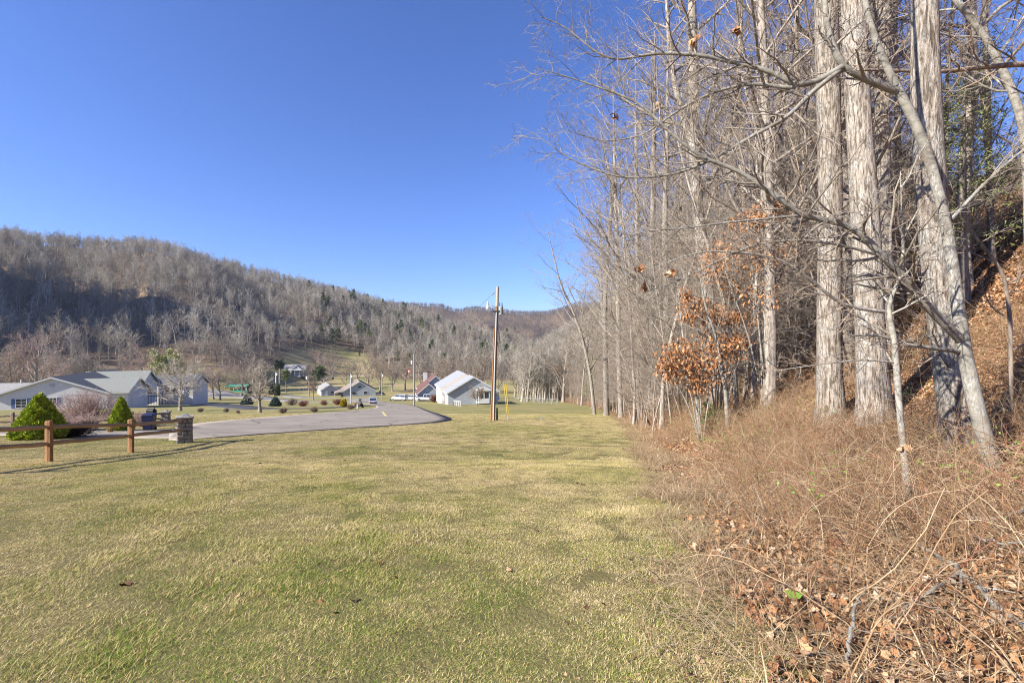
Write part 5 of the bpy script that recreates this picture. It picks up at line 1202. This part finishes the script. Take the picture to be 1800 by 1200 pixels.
# ------------------------------------------------------------------ vehicles
def wheel(r, x, y, rad, wd):
    m = MB(); m.tube([(x-wd/2, y, rad), (x+wd/2, y, rad)], rad, 18); w_ = m.build('wheel', M_tyre, r)
    m = MB(); sx = 1 if x > 0 else -1; m.tube([(x+sx*wd*.5, y, rad), (x+sx*(wd*.5+.012), y, rad)], rad*.62, 14); m.build('rim', M_rim, w_)
def loft(m, secs):
    """secs: list of (y, half width, z bottom, z top)"""
    n0 = len(m.v)
    for (y, w_, zb, zt) in secs: m.v += [(-w_, y, zb), (w_, y, zb), (w_*1.0, y, zb+(zt-zb)*.6), (w_*.9, y, zt), (-w_*.9, y, zt), (-w_*1.0, y, zb+(zt-zb)*.6)]
    for i in range(len(secs)-1):
        for j in range(6): m.f.append((n0+i*6+j, n0+i*6+(j+1) % 6, n0+(i+1)*6+(j+1) % 6, n0+(i+1)*6+j))
    m.f.append(tuple(n0+j for j in range(6))); m.f.append(tuple(n0+(len(secs)-1)*6+j for j in range(5, -1, -1))); return m
def vehicle(name, label, cat, loc, rot, col, kind):
    r = thing(name, label, cat, loc, rot); L = {'car': 4.5, 'suv': 4.7, 'pickup': 5.7}[kind]; W = .9 if kind != 'pickup' else .98; R_ = .33 if kind != 'pickup' else .39; zb = .28 if kind == 'car' else .4
    top = {'car': .92, 'suv': 1.05, 'pickup': 1.12}[kind]
    m = MB(); loft(m, [(-L/2, W*.88, zb+.12, top*.86), (-L/2+.25, W, zb, top*.98), (-L*.18, W, zb, top), (L*.22, W, zb, top*.98), (L*.40, W*.97, zb, top*.86), (L/2, W*.85, zb+.1, top*.66)]); m.build('body', col, r, smooth=False, bevel=.03)
    if kind == 'pickup': ca, cb_, hh = -.1*L, .20*L, 1.82
    elif kind == 'suv': ca, cb_, hh = -.49*L, .16*L, 1.72
    else: ca, cb_, hh = -.42*L, .14*L, 1.44
    rk = .12 if kind != 'car' else .45
    m = MB(); q0 = [(-W*.93, ca, top-.02), (W*.93, ca, top-.02), (W*.93, cb_+.55, top-.06), (-W*.93, cb_+.55, top-.06)]; q1 = [(-W*.76, ca+rk, hh-.06), (W*.76, ca+rk, hh-.06), (W*.76, cb_-.1, hh-.06), (-W*.76, cb_-.1, hh-.06)]
    m.hexa([Vector(q) for q in q0+q1]); m.build('windows', M_glass, r)
    m = MB(); m.hexa([Vector((x*.99, y, hh-.055)) for x, y, z in q1]+[Vector((x*.9, y*.98, hh)) for x, y, z in q1])
    for i in range(4):
        a_, b_ = Vector(q0[i]), Vector(q1[i]); m.tube([a_*1.005, b_*1.005], .045, 6)
    for s in (-1, 1):
        ym = (ca+cb_)/2; m.tube([Vector((s*W*.935, ym+.15, top-.03)), Vector((s*W*.775, ym+.1, hh-.05))], .045, 6)
    m.build('roof', col, r)
    if kind == 'pickup':
        m = MB(); m.box(-W*.8, W*.8, -L/2+.2, ca-.08, top-.02, top+.015); m.build('bed', M_black, r)
    for s in (-1, 1):
        for y_ in (-L*.30, L*.31): wheel(r, s*(W-.10), y_, R_, .22)
        m = MB(); m.box(s*W*.62-.12, s*W*.62+.12, -L/2-.012, -L/2+.02, top*.62, top*.8); m.build('tail_lamp', M_red, r)
        m = MB(); m.box(s*W*.6-.14, s*W*.6+.14, L/2-.05, L/2+.012, top*.5, top*.62); m.build('headlight', M_lamp, r)
    m = MB(); m.box(-.26, .26, -L/2-.014, -L/2+.01, top*.48, top*.6); m.build('number_plate', M_trim, r)
    m = MB(); m.box(-W*.86, W*.86, -L/2-.06, -L/2+.1, zb+.05, zb+.25); m.box(-W*.82, W*.82, L/2-.1, L/2+.06, zb+.05, zb+.25); m.build('bumper', M_black if kind == 'car' else M_rim, r)
    return r
p_ = pix(655.5, 709.3); vehicle('parked_car', 'silver blue car seen from behind on the lane', 'car', p_+Vector((0, 0, .05)), math.radians(18), paint('silver_blue_paint', (.33, .38, .47)), 'car')
p_ = pix(702, 703.8); vehicle('parked_car', 'white estate car parked side on beside the grey pole', 'car', p_+Vector((0, 0, .06)), math.radians(72), paint('white_car_paint', (.68, .70, .73)), 'suv')
p_ = pix(748, 704.6); vehicle('pickup_truck', 'white pickup truck parked side on before the lane house', 'pickup truck', p_+Vector((0, 0, .06)), math.radians(-82), paint('white_truck_paint', (.70, .70, .70)), 'pickup')
p_ = pix(721, 703.0); vehicle('parked_car', 'pale car parked between the estate car and the pickup', 'car', p_+Vector((0, .5, .06)), math.radians(78), paint('pale_car_paint', (.60, .62, .66)), 'car')

# ------------------------------------------------------------------ bins, pots and small things along the lane
k_ = pix(633, 707).y/FPX; wheeled_bin('dark green wheeled bin on the verge by the lane', pix(633, 707), 6.2*k_, M_dgreen, M_dgreen)
k_ = pix(641, 717).y/FPX; p_ = pix(641, 717); wheeled_bin('black wheeled bin tipped over to one side by the lane', p_+Vector((-.2, 0, .1)), 8.5*k_, M_black, M_black, .5, .0).rotation_euler = (0.1, -.55, .3)
for k, (x_, y_, c_, lb) in enumerate(((699.5, 703.5, M_orange, 'left orange tub beside the estate car'), (708, 703.2, M_orange, 'right orange tub beside the estate car'), (695.5, 703.8, gold, 'yellow green potted plant left of the orange tubs'), (703.6, 703.4, gold, 'yellow green potted plant between the orange tubs'), (687, 704.3, M_black, 'dark tub at the end of the parking place'))):
    p_ = pix(x_, y_); pot(lb, p_, .24, .5, c_)
p_ = pix(876, 703); m = MB(); m.tube([(0, 0, -.1), (0, 0, .15), (0, 0, .45), (0, 0, .75), (0, 0, .9)], [.28, .30, .33, .30, .28], 16); o = thing('barrel', 'blue barrel behind the pole at the corner of the lane house', 'barrel', p_); m.build('body', pm('blue_plastic', (.07, .10, .42), (.05, .08, .33), 3, .5), o); m = MB(); m.tube([(0, 0, .9), (0, 0, .93)], .26, 16); m.build('lid', M_navy, o)
# low white railing beside the lane house
a, b_ = pix(797, 712), pix(809, 714.5); rr = thing('white_railing', 'short white yard railing in front of the white lane house', 'railing', a)
for k in range(5):
    c_ = (b_-a)*(k/4); m = MB(); m.box(c_.x-.05, c_.x+.05, c_.y-.05, c_.y+.05, c_.z-.2, c_.z+.95); m.build('post', M_trim, rr)
m = MB(); m.tube([Vector((0, 0, .85)), (b_-a)+Vector((0, 0, .85))], .05, 6); m.build('rail', M_trim, rr)
# chain link fence on the meadow
def chain_link(label, pts, h_, step=2.6):
    r = thing('chain_link_fence', label, 'fence', pts[0]); L_ = []
    for a, b_ in zip(pts[:-1], pts[1:]):
        n_ = max(1, int((b_-a).length/step))
        for k in range(n_): q = a.lerp(b_, k/n_); L_.append(Vector((q.x, q.y, gz(q.x, q.y))))
    L_.append(pts[-1])
    for q in L_:
        c_ = q-pts[0]; m = MB(); m.tube([c_-Vector((0, 0, .2)), c_+Vector((0, 0, h_))], .03, 8); m.build('post', M_pvc, r)
    m = MB(); w_ = MB(); up = Vector((0, 0, 1))
    for a, b_ in zip(L_[:-1], L_[1:]):
        a, b_ = a-pts[0], b_-pts[0]; m.tube([a+up*h_, b_+up*h_], .022, 6)
        k = int((b_-a).length/.22)
        for i in range(k):
            w_.tube([a.lerp(b_, i/k), a.lerp(b_, min(1, (i+3)/k))+up*h_], .006, 3, False); w_.tube([a.lerp(b_, min(1, (i+3)/k)), a.lerp(b_, i/k)+up*h_], .006, 3, False)
    m.build('top_rail', M_pvc, r); o = w_.build('wire_mesh', M_pvc, r); o['kind'] = 'stuff'
chain_link('grey chain link fence around the meadow yard right of the pole', [pix(868, 709), pix(905, 708), pix(940, 708.5), pix(978, 711)], 1.15)
chain_link('further chain link fence behind the meadow yard', [pix(900, 702), pix(935, 702), pix(980, 703)], 1.15)
# ------------------------------------------------------------------ mown winter grass
gr, nt, b = new_mat('winter_grass')
big = noise(nt, 0.22, 5, 0.6, 'World'); mid = noise(nt, 1.7, 5, 0.65, 'World'); tn = attr(nt, 'tint')
geo = nt.nodes.new('ShaderNodeNewGeometry').outputs['Position']; sx = nt.nodes.new('ShaderNodeSeparateXYZ'); nt.links.new(geo, sx.inputs[0])
far = nt.nodes.new('ShaderNodeMapRange'); far.inputs[1].default_value = 6; far.inputs[2].default_value = 22; far.inputs[3].default_value = 0.0; far.inputs[4].default_value = 0.03; nt.links.new(sx.outputs[1], far.inputs[0])
f_ = mathn(nt, 'ADD', mathn(nt, 'ADD', mathn(nt, 'MULTIPLY', big, 0.56), mathn(nt, 'MULTIPLY', mid, 0.36)), mathn(nt, 'MULTIPLY', tn, 0.42))
f_ = mathn(nt, 'ADD', f_, far.outputs[0])
f_ = mathn(nt, 'ADD', f_, mathn(nt, 'MULTIPLY', mathn(nt, 'SUBTRACT', noise(nt, 0.9, 4, 0.6, 'World', (0.22, 1.5, 1), 0.4), 0.5), 0.22))
vd = nt.nodes.new('ShaderNodeVectorMath'); vd.operation = 'DISTANCE'; nt.links.new(geo, vd.inputs[0]); vd.inputs[1].default_value = (-2.0, 2.2, 0)      # a damp greener corner of the lawn
dm = nt.nodes.new('ShaderNodeMapRange'); dm.inputs[1].default_value = 0.6; dm.inputs[2].default_value = 3.6; dm.inputs[3].default_value = -0.075; dm.inputs[4].default_value = 0.02; nt.links.new(vd.outputs['Value'], dm.inputs[0]); f_ = mathn(nt, 'ADD', f_, dm.outputs[0])
cc = ramp(nt, f_, [(0.425, (0.12, 0.21, 0.02)), (0.52, (0.28, 0.345, 0.055)), (0.58, (0.50, 0.42, 0.145)), (0.625, (0.30, 0.21, 0.085)), (0.695, (0.64, 0.51, 0.22)), (0.87, (0.76, 0.63, 0.37))])
nt.links.new(cc, b.inputs['Base Color']); b.inputs['Roughness'].default_value = 0.75
b.inputs['Specular IOR Level'].default_value = 0.15
def blades(n, size, hmin, hmax, w, seed, lean=0.55, clump=0.0, curl=0.5):
    g_ = np.random.default_rng(seed)
    p = (g_.random((n, 2))-.5)*size
    if clump:
        c_ = (g_.random((max(3, n//14), 2))-.5)*size; p = c_[g_.integers(0, len(c_), n)]+g_.normal(0, clump, (n, 2))
    az = g_.random(n)*6.283; h = hmin+(hmax-hmin)*g_.random(n)**1.4; le = lean*(0.3+g_.random(n)); d = np.stack([np.cos(az), np.sin(az)], 1); s_ = np.stack([-d[:, 1], d[:, 0]], 1)*(w*(.6+.8*g_.random(n)))[:, None]*.5
    def pt(t, side, ws):
        q = p+d*(h*le*(t+curl*t*t))[:, None]+s_*side*ws; return np.concatenate([q, (h*t*(1-.25*le*t))[:, None]-.01], 1)
    V = np.stack([pt(0, -1, 1), pt(0, 1, 1), pt(.55, 1, .8), pt(.55, -1, .8), pt(1, 0, 0)], 1).reshape(-1, 3); b_ = np.arange(n)*5
    t_ = np.repeat(g_.random(n), 5)
    return mesh_np('grass', V, [np.stack([b_, b_+1, b_+2, b_+3], 1), np.stack([b_+3, b_+2, b_+4], 1)], False, {'tint': t_})
def slope_rot(x, y, g_, jitter=0.0):
    h = .25; zx = (ground(x+h, y)-ground(x-h, y))/(2*h); zy = (ground(x, y+h)-ground(x, y-h))/(2*h)
    # euler: spin first about own axis, then tilt to the slope (approximate for gentle slopes)
    a = g_.random(len(x))*6.283
    M_ = []
    out = np.zeros((len(x), 3))
    for i in range(len(x)):
        n_ = Vector((-zx[i], -zy[i], 1)).normalized(); q = Vector((0, 0, 1)).rotation_difference(n_) @ Euler((0, 0, a[i])).to_quaternion(); e_ = q.to_euler(); out[i] = (e_.x, e_.y, e_.z)
    return out
# road outline to keep the grass off the tarmac
def in_poly(px, py, poly):
    r_ = np.zeros(len(px), bool); j = len(poly)-1
    for i in range(len(poly)):
        xi, yi = poly[i]; xj, yj = poly[j]; c_ = ((yi > py) != (yj > py)) & (px < (xj-xi)*(py-yi)/((yj-yi) or 1e-9)+xi); r_ ^= c_; j = i
    return r_
road_poly = [(p_[0], p_[1]) for p_ in road_L]+[(p_[0], p_[1]) for p_ in road_R[::-1]]
drive_poly = [(-12.6, 17.6), (-17.5, 18.2), (-24, 20), (-34, 22.8), (-60, 32), (-60, 36), (-34, 27.2), (-24, 24.5), (-17.5, 23), (-12.6, 23)]
g = np.random.default_rng(11)
def lawn_points(y0, y1, step):
    xs, ys = [], []
    for y in np.arange(y0, y1, step):
        w_ = 1.2*y+1.5; x = np.arange(-w_, min(w_, float(edge(y))+1.0), step); xs.append(x); ys.append(np.full(len(x), y))
    x = np.concatenate(xs); y = np.concatenate(ys); x = x+g.normal(0, step*.3, len(x)); y = y+g.normal(0, step*.3, len(x))
    ok = (x-edge(y)+vnoise(x, y, 1.3, 21)*.9 < .25+g.normal(0, .25, len(x))) & ~in_poly(x, y, road_poly) & ~in_poly(x, y, drive_poly)
    return x[ok], y[ok]
src = [(blades(2300, .42, .009, .031, .0023, 700+k, 1.2, .0), gr) for k in range(4)]+[(blades(1700, .42, .012, .050, .0025, 710+k, 1.0, .045), gr) for k in range(3)]
x, y = lawn_points(1.2, 11, .27); ok = (vnoise(x, y, .8, 51)+vnoise(x, y, .33, 52)*.5 < .40) | (g.random(len(x)) < .65); x, y = x[ok], y[ok]; tuft = vnoise(x, y, 1.1, 31)+vnoise(x, y, .35, 32)*.6; idx = np.where(tuft > .30, g.integers(4, 7, len(x)), g.integers(0, 4, len(x)))
x2, y2 = lawn_points(11, 46, .55); i2 = g.integers(0, 4, len(x2))
X = np.concatenate([x, x2]); Y = np.concatenate([y, y2]); sc1 = np.concatenate([np.repeat((0.85+.35*g.random(len(x)))[:, None], 3, 1), np.stack([np.full(len(x2), 1.7), np.full(len(x2), 1.7), 1.1+.3*g.random(len(x2))], 1)])
scatter('lawn_grass', np.stack([X, Y, ground(X, Y)], 1), slope_rot(X, Y, g), sc1, np.concatenate([idx, i2]), src, 'short mown grass, half straw and half green, over the whole slope', 'grass')

# ------------------------------------------------------------------ fallen leaves
lf_, nt, b = new_mat('fallen_leaves')
tn = attr(nt, 'tint'); cc = ramp(nt, tn, [(0, (0.09, 0.045, 0.025)), (0.3, (0.22, 0.105, 0.05)), (0.6, (0.38, 0.19, 0.085)), (0.8, (0.46, 0.28, 0.15)), (0.95, (0.52, 0.38, 0.25)), (1.0, (0.36, 0.31, 0.27))])
nt.links.new(cc, b.inputs['Base Color']); b.inputs['Roughness'].default_value = .7
def leaf_patch(n, size, l0, l1, seed, lift=.05, tilt=.7):
    g_ = np.random.default_rng(seed); V, F3, tt = [], [], []
    # lobed outline in the leaf plane
    o = np.array([(0, 0), (.16, .10), (.42, .20), (.34, .42), (.46, .66), (.20, .74), (0, 1.0), (-.20, .74), (-.46, .66), (-.34, .42), (-.42, .20), (-.16, .10)]); o2 = np.array([(0, 0), (.14, .12), (.27, .32), (.30, .52), (.24, .72), (.12, .88), (0, 1.0), (-.12, .88), (-.24, .72), (-.30, .52), (-.27, .32), (-.14, .12)])
    for k in range(n):
        q = o if g_.random() < .5 else o2; L = l0+(l1-l0)*g_.random(); cu = g_.normal(0, .9); cv = g_.normal(0, 1.0)
        p = np.stack([q[:, 0]*L, (q[:, 1]-.5)*L, (cu*(q[:, 0]**2)*1.4+cv*((q[:, 1]-.5)**2)*.9)*L], 1); c_ = np.array([[0, 0, -.02*L]])
        p = np.concatenate([c_, p]); e_ = Euler((g_.normal(0, tilt), g_.normal(0, tilt), g_.random()*6.283)).to_matrix(); p = p@np.array(e_).T
        p += np.array([(g_.random()-.5)*size, (g_.random()-.5)*size, lift*g_.random()+.012]); b0 = len(V)*13
        V.append(p); F3 += [(b0, b0+1+j, b0+1+(j+1) % 12) for j in range(12)]; tt += [g_.random()]*13
    return mesh_np('leaves', np.concatenate(V), [np.array(F3)], True, {'tint': np.array(tt)})
lsrc = [(leaf_patch(150, .62, .025, .075, 720+k, .055, .6), lf_) for k in range(5)]
xs, ys = [], []
for y in np.arange(1.2, 34, .34):
    step = .34 if y < 12 else .6; x = np.arange(float(edge(y))-.5, min(1.32*y+1, edge(y)+26), step); xs.append(x); ys.append(np.full(len(x), y))
x = np.concatenate(xs); y = np.concatenate(ys); x = x+g.normal(0, .1, len(x)); y = y+g.normal(0, .1, len(x)); e = x-edge(y)
ok = g.random(len(x)) < sst(-.15, 1.1, e+vnoise(x, y, 1.3, 21)*.5-np.where(y > 14, .4, 0))
x, y = x[ok], y[ok]
scatter('leaf_litter', np.stack([x, y, ground(x, y)], 1), slope_rot(x, y, g), np.where(y > 12, 1.35, .95)*(.85+.3*g.random(len(x))), g.integers(0, 5, len(x)), lsrc, 'thick litter of curled brown leaves covering the bank under the trees', 'leaves')
# single leaves blown onto the grass
one = [(leaf_patch(1, .01, .07, .12, 740+k, .006, .22), lf_) for k in range(8)]
n_ = 1500; y = 1.8+13*g.random(n_)**1.3; x = np.where(np.arange(n_) < 900, -1.15*y+(edge(y)+1.15*y)*g.random(n_)**.55, edge(y)+.3-1.6*g.random(n_)**1.8)
scatter('stray_leaves', np.stack([x, y, ground(x, y)-.004], 1), slope_rot(x, y, g), np.where(np.arange(n_) % 6 == 0, .3+.45*g.random(n_), .12+.2*g.random(n_)), g.integers(0, 8, n_), one, 'stray brown leaves lying on the mown grass', 'leaves')

# ------------------------------------------------------------------ brambles, dry stems and straw along the bank
br, nt, b = new_mat('bramble_stems')
tn = attr(nt, 'tint'); cc = ramp(nt, tn, [(0, (0.12, 0.062, 0.033)), (.3, (0.22, 0.13, 0.067)), (.6, (0.33, 0.22, 0.12)), (.85, (0.48, 0.38, 0.255)), (1, (0.28, 0.09, 0.05))])
nt.links.new(cc, b.inputs['Base Color']); b.inputs['Roughness'].default_value = .8
def bramble(n, size, h0, h1, r, seed, kt=4, arch=.9):
    g_ = np.random.default_rng(seed); p = (g_.random((n, 2))-.5)*size; q = np.zeros((n, 9, 3)); q[:, 0, :2] = p; q[:, 0, 2] = -.03
    az = g_.random(n)*6.283; an = np.radians(g_.random(n)*65+8); d = np.stack([np.sin(an)*np.cos(az), np.sin(an)*np.sin(az), np.cos(an)], 1); L = h0+(h1-h0)*g_.random(n)
    for k in range(1, 9):
        d = norm(d+g_.normal(0, .13, (n, 3))-np.array([0, 0, arch*.12*k/4])); q[:, k] = q[:, k-1]+d*(L/8)[:, None]; q[:, k, 2] = np.maximum(q[:, k, 2], .015)
    R = (r*(.6+.8*g_.random(n)))[:, None]*np.linspace(1.1, .45, 9)[None]
    T = grow(q, R, kt, .2, 1, (30, 70), .32, .3, .6, 4, .0, .2, g_, r*.35); X = grow(*T, 2, .3, 1, (30, 60), .5, .3, .7, 3, .0, .2, g_, r*.28)
    V, F = join([tubes(q, R, 4), tubes(*T, 3), tubes(*X, 3)]); t1 = g_.random(n)
    tint = np.concatenate([np.repeat(t1, 36), np.repeat(np.repeat(t1, kt), 12), np.repeat(np.repeat(t1, kt*2), 9)])
    return mesh_np('brambles', V, [F], False, {'tint': np.clip(tint+g_.normal(0, .05, len(tint)), 0, 1)})
bsrc = [(bramble(28, 1.0, .4, 1.15, .003, 750+k), br) for k in range(4)]+[(bramble(24, .9, .18, .5, .0024, 760+k, 4, .6), br) for k in range(3)]
n_ = 5400; y = 1.8+44*g.random(n_)**1.25; e = -.1+11*g.random(n_)**1.25; x = edge(y)+e; px_ = 900+FPX*x/y
dens = np.where(e < .9, .35, 1.0)*np.where((px_ > 1330) & (px_ < 1800) & (y > 3.6) & (y < 10), 1.0, .55)*(px_ < 1950); ok = g.random(n_) < dens*np.clip((y-.5)/4.5, .45, 1)*(.56+vnoise(x, y, 1.6, 41)*1.3)
x, y, e = x[ok], y[ok], e[ok]; tallp = g.random(len(x)) < np.clip((e-.7)/2.0, .0, .75)*np.where(y < 3.6, .25, 1)
scatter('brambles', np.stack([x, y, ground(x, y)], 1), slope_rot(x, y, g), .75+.5*g.random(len(x)), np.where(tallp, g.integers(0, 4, len(x)), g.integers(4, 7, len(x))), bsrc, 'tangle of bare brambles and dead stems along the wood edge', 'brambles')
dg, nt, b = new_mat('dry_straw')
tn = attr(nt, 'tint'); nt.links.new(ramp(nt, tn, [(0, (.28, .18, .09)), (.5, (.44, .31, .17)), (1, (.58, .46, .30))]), b.inputs['Base Color']); b.inputs['Roughness'].default_value = .8
ssrc = [(blades(60, .5, .06, .24, .005, 770+k, 1.5, .07, 1.0), dg) for k in range(4)]
n_ = 3000; y = 1.8+36*g.random(n_)**1.2; e = -.35+3.4*g.random(n_)**1.3; x = edge(y)+e; ok = g.random(n_) < np.clip((y-1.5)/6, .25, 1)*(.55+vnoise(x, y, 1.2, 43)*1.2); x, y = x[ok], y[ok]
scatter('dry_grass', np.stack([x, y, ground(x, y)], 1), slope_rot(x, y, g), .7+.6*g.random(len(x)), g.integers(0, 4, len(x)), ssrc, 'pale dry straw standing between lawn and woodland leaves', 'grass')
fsrc = [(blades(170, .62, .02, .12, .0034, 775+k, 3.4, .0, .4), dg) for k in range(4)]
xs, ys = [], []
for y in np.arange(1.4, 16, .40): x = np.arange(float(edge(y))-.35, min(1.3*y+1, edge(y)+9), .40); xs.append(x); ys.append(np.full(len(x), y))
x = np.concatenate(xs); y = np.concatenate(ys); x = x+g.normal(0, .12, len(x)); y = y+g.normal(0, .12, len(x)); ok = g.random(len(x)) < .45+vnoise(x, y, .9, 45)*1.0; x, y = x[ok], y[ok]
scatter('dead_stalks', np.stack([x, y, ground(x, y)+.035], 1), slope_rot(x, y, g), .8+.5*g.random(len(x)), g.integers(0, 4, len(x)), fsrc, 'pale dead stalks lying flat over the leaf litter', 'stalks')
# little evergreen leaves of the vines
vm = pm('green_vine_leaf', (.20, .36, .05), (.12, .25, .035), 12, .6)
vsrc = [(mesh_np('vine_leaves', *(lambda v, f: (v, [f]))(*leaf_cards(np.random.default_rng(780+k).normal(0, .10, (26, 3))+np.array([0, 0, .28]), np.array([0, 0, .5]), np.full(26, .026), np.random.default_rng(790+k), 1.5))), vm) for k in range(3)]
n_ = 170; y = 3.4+26*g.random(n_)**1.3; e = .8+8*g.random(n_); x = edge(y)+e
scatter('vine_leaves', np.stack([x, y, ground(x, y)+.1*g.random(n_)], 1), rots(n_, g, .3), .7+.7*g.random(n_), g.integers(0, 3, n_), vsrc, 'small bright green vine leaves among the brambles', 'leaves')
# saplings of pine in the straw
for k, (x_, y_, hp, lb) in enumerate(((1247, 763, 42, 'tiny green pine seedling standing in the straw at the lawn edge'), (1328, 792, 22, 'low green seedling among the brambles right of the pine seedling'))):
    p_ = pix(x_, y_); h_ = hp/FPX*p_.y; a, b_ = tree_pine(800+k, h_, h_*.32, 900, h_*.09); V, F = b_
    tree_thing('pine_seedling', lb, p_, (a, b_), (bark_brown, pm('seedling_green', (.12, .19, .04), (.07, .12, .03), 8, .7)), cat='seedling')
# fallen branches on the leaves
def fallen(label, pts, r0, r1, mat, seed, twigs=5, name='fallen_branch'):
    P3 = [];
    for (x_, y_, up_) in pts: q = pix(x_, y_); P3.append(q+Vector((0, 0, up_)))
    o = P3[0]; q, s = poly_resample([p_-o for p_ in P3], 16); g_ = np.random.default_rng(seed); q[1:-1] += g_.normal(0, .008, (14, 3)); L = (q[None], (.62*(r0+(r1-r0)*s))[None])
    T = grow(*L, twigs, .3, .95, (30, 60), .22, .3, .5, 4, .02, .1, g_, .004)
    r = thing(name, label, 'branch', o); obj('stem', to_mesh('stem', tubes(*L, 9)), mat, r); obj('twigs', to_mesh('twigs', tubes(*T, 4)), mat, r)
fallen('long pale fallen branch slanting down to the right lower corner', [(1615, 985, .10), (1690, 1030, .08), (1740, 1075, .06), (1790, 1110, .05), (1850, 1150, .05)], .022, .03, bark_smooth, 901)
fallen('forked grey stick lying on the leaves near the bottom', [(1555, 1115, .04), (1610, 1085, .07), (1650, 1060, .09), (1690, 1035, .08)], .012, .016, bark_smooth, 902)
fallen('upright broken stick poking from the leaf litter', [(1487, 1183, .03), (1500, 1150, .14), (1520, 1105, .22)], .018, .011, bark_smooth, 903, 2)
fallen('weathered log lying in the brambles under the leaning tree', [(1640, 892, .10), (1690, 925, .10), (1740, 938, .12), (1800, 930, .16)], .035, .028, bark_smooth, 904)
fallen('thin grey twig leaning over the lawn edge', [(1275, 998, .02), (1325, 955, .10), (1360, 905, .35)], .006, .004, bark_smooth, 905, 3)
fallen('thin pale dead branch leaning against the bank at right', [(1715, 965, .10), (1760, 985, .10), (1830, 1000, .14)], .016, .012, bark_smooth, 906)
# one fresh green leaf
gl = leaf_patch(1, .001, .13, .13, 915, .02, .25); gl.materials.append(pm('fresh_leaf', (.24, .36, .05), (.17, .27, .04), 20, .5)); p_ = pix(1398, 1078); o = obj('green_leaf', gl, None, None, p_+Vector((0, 0, .07)), (.3, .2, .9)); tag(o, 'single bright green leaf lying on the brown leaf litter', 'leaf')
# withered leaves still caught on the long limbs
for k, (x_, y_, d_, n_, lb) in enumerate(((1125, 483, 4.7, 6, 'cluster of big brown leaves caught on the lowest long twig'), (1178, 488, 4.7, 5, 'second cluster of brown leaves right of the biggest one'), (1130, 516, 4.7, 4, 'small brown leaf cluster below the biggest one'), (1160, 196, 5.0, 4, 'brown leaf cluster high on the long limb'), (1078, 211, 5.0, 3, 'tan leaf on the high left twig'), (1295, 67, 5.3, 4, 'tan leaf cluster near the top of the picture'), (1222, 80, 5.3, 3, 'small tan leaf cluster near the top left limb'), (1590, 800, 4.95, 6, 'orange leaf cluster wrapped on the crooked sapling'))):
    me = leaf_patch(n_, .07, .07, .12, 920+k, .08, 1.2); me.materials.append(lf_); o = obj('leaf_cluster', me, None, None, P(x_, y_, d_)); tag(o, lb, 'leaves', 'withered leaves caught on the limbs')

# ------------------------------------------------------------------ winter haze in the valley air
hzm = bpy.data.materials.new('valley_haze'); hzm.use_nodes = True; hnt = hzm.node_tree; hnt.nodes.clear()
ho = hnt.nodes.new('ShaderNodeOutputMaterial'); hv = hnt.nodes.new('ShaderNodeVolumePrincipled'); hv.inputs['Color'].default_value = (0.80, 0.87, 1.0, 1); hv.inputs['Density'].default_value = 0.00008; hv.inputs['Anisotropy'].default_value = 0.2
hnt.links.new(hv.outputs[0], ho.inputs['Volume'])
m = MB(); m.box(-2100, 2100, -300, 2900, float(gzz.min())-1.5, float(gzz.max())+28); tag(m.build('haze', hzm), kind='stuff')
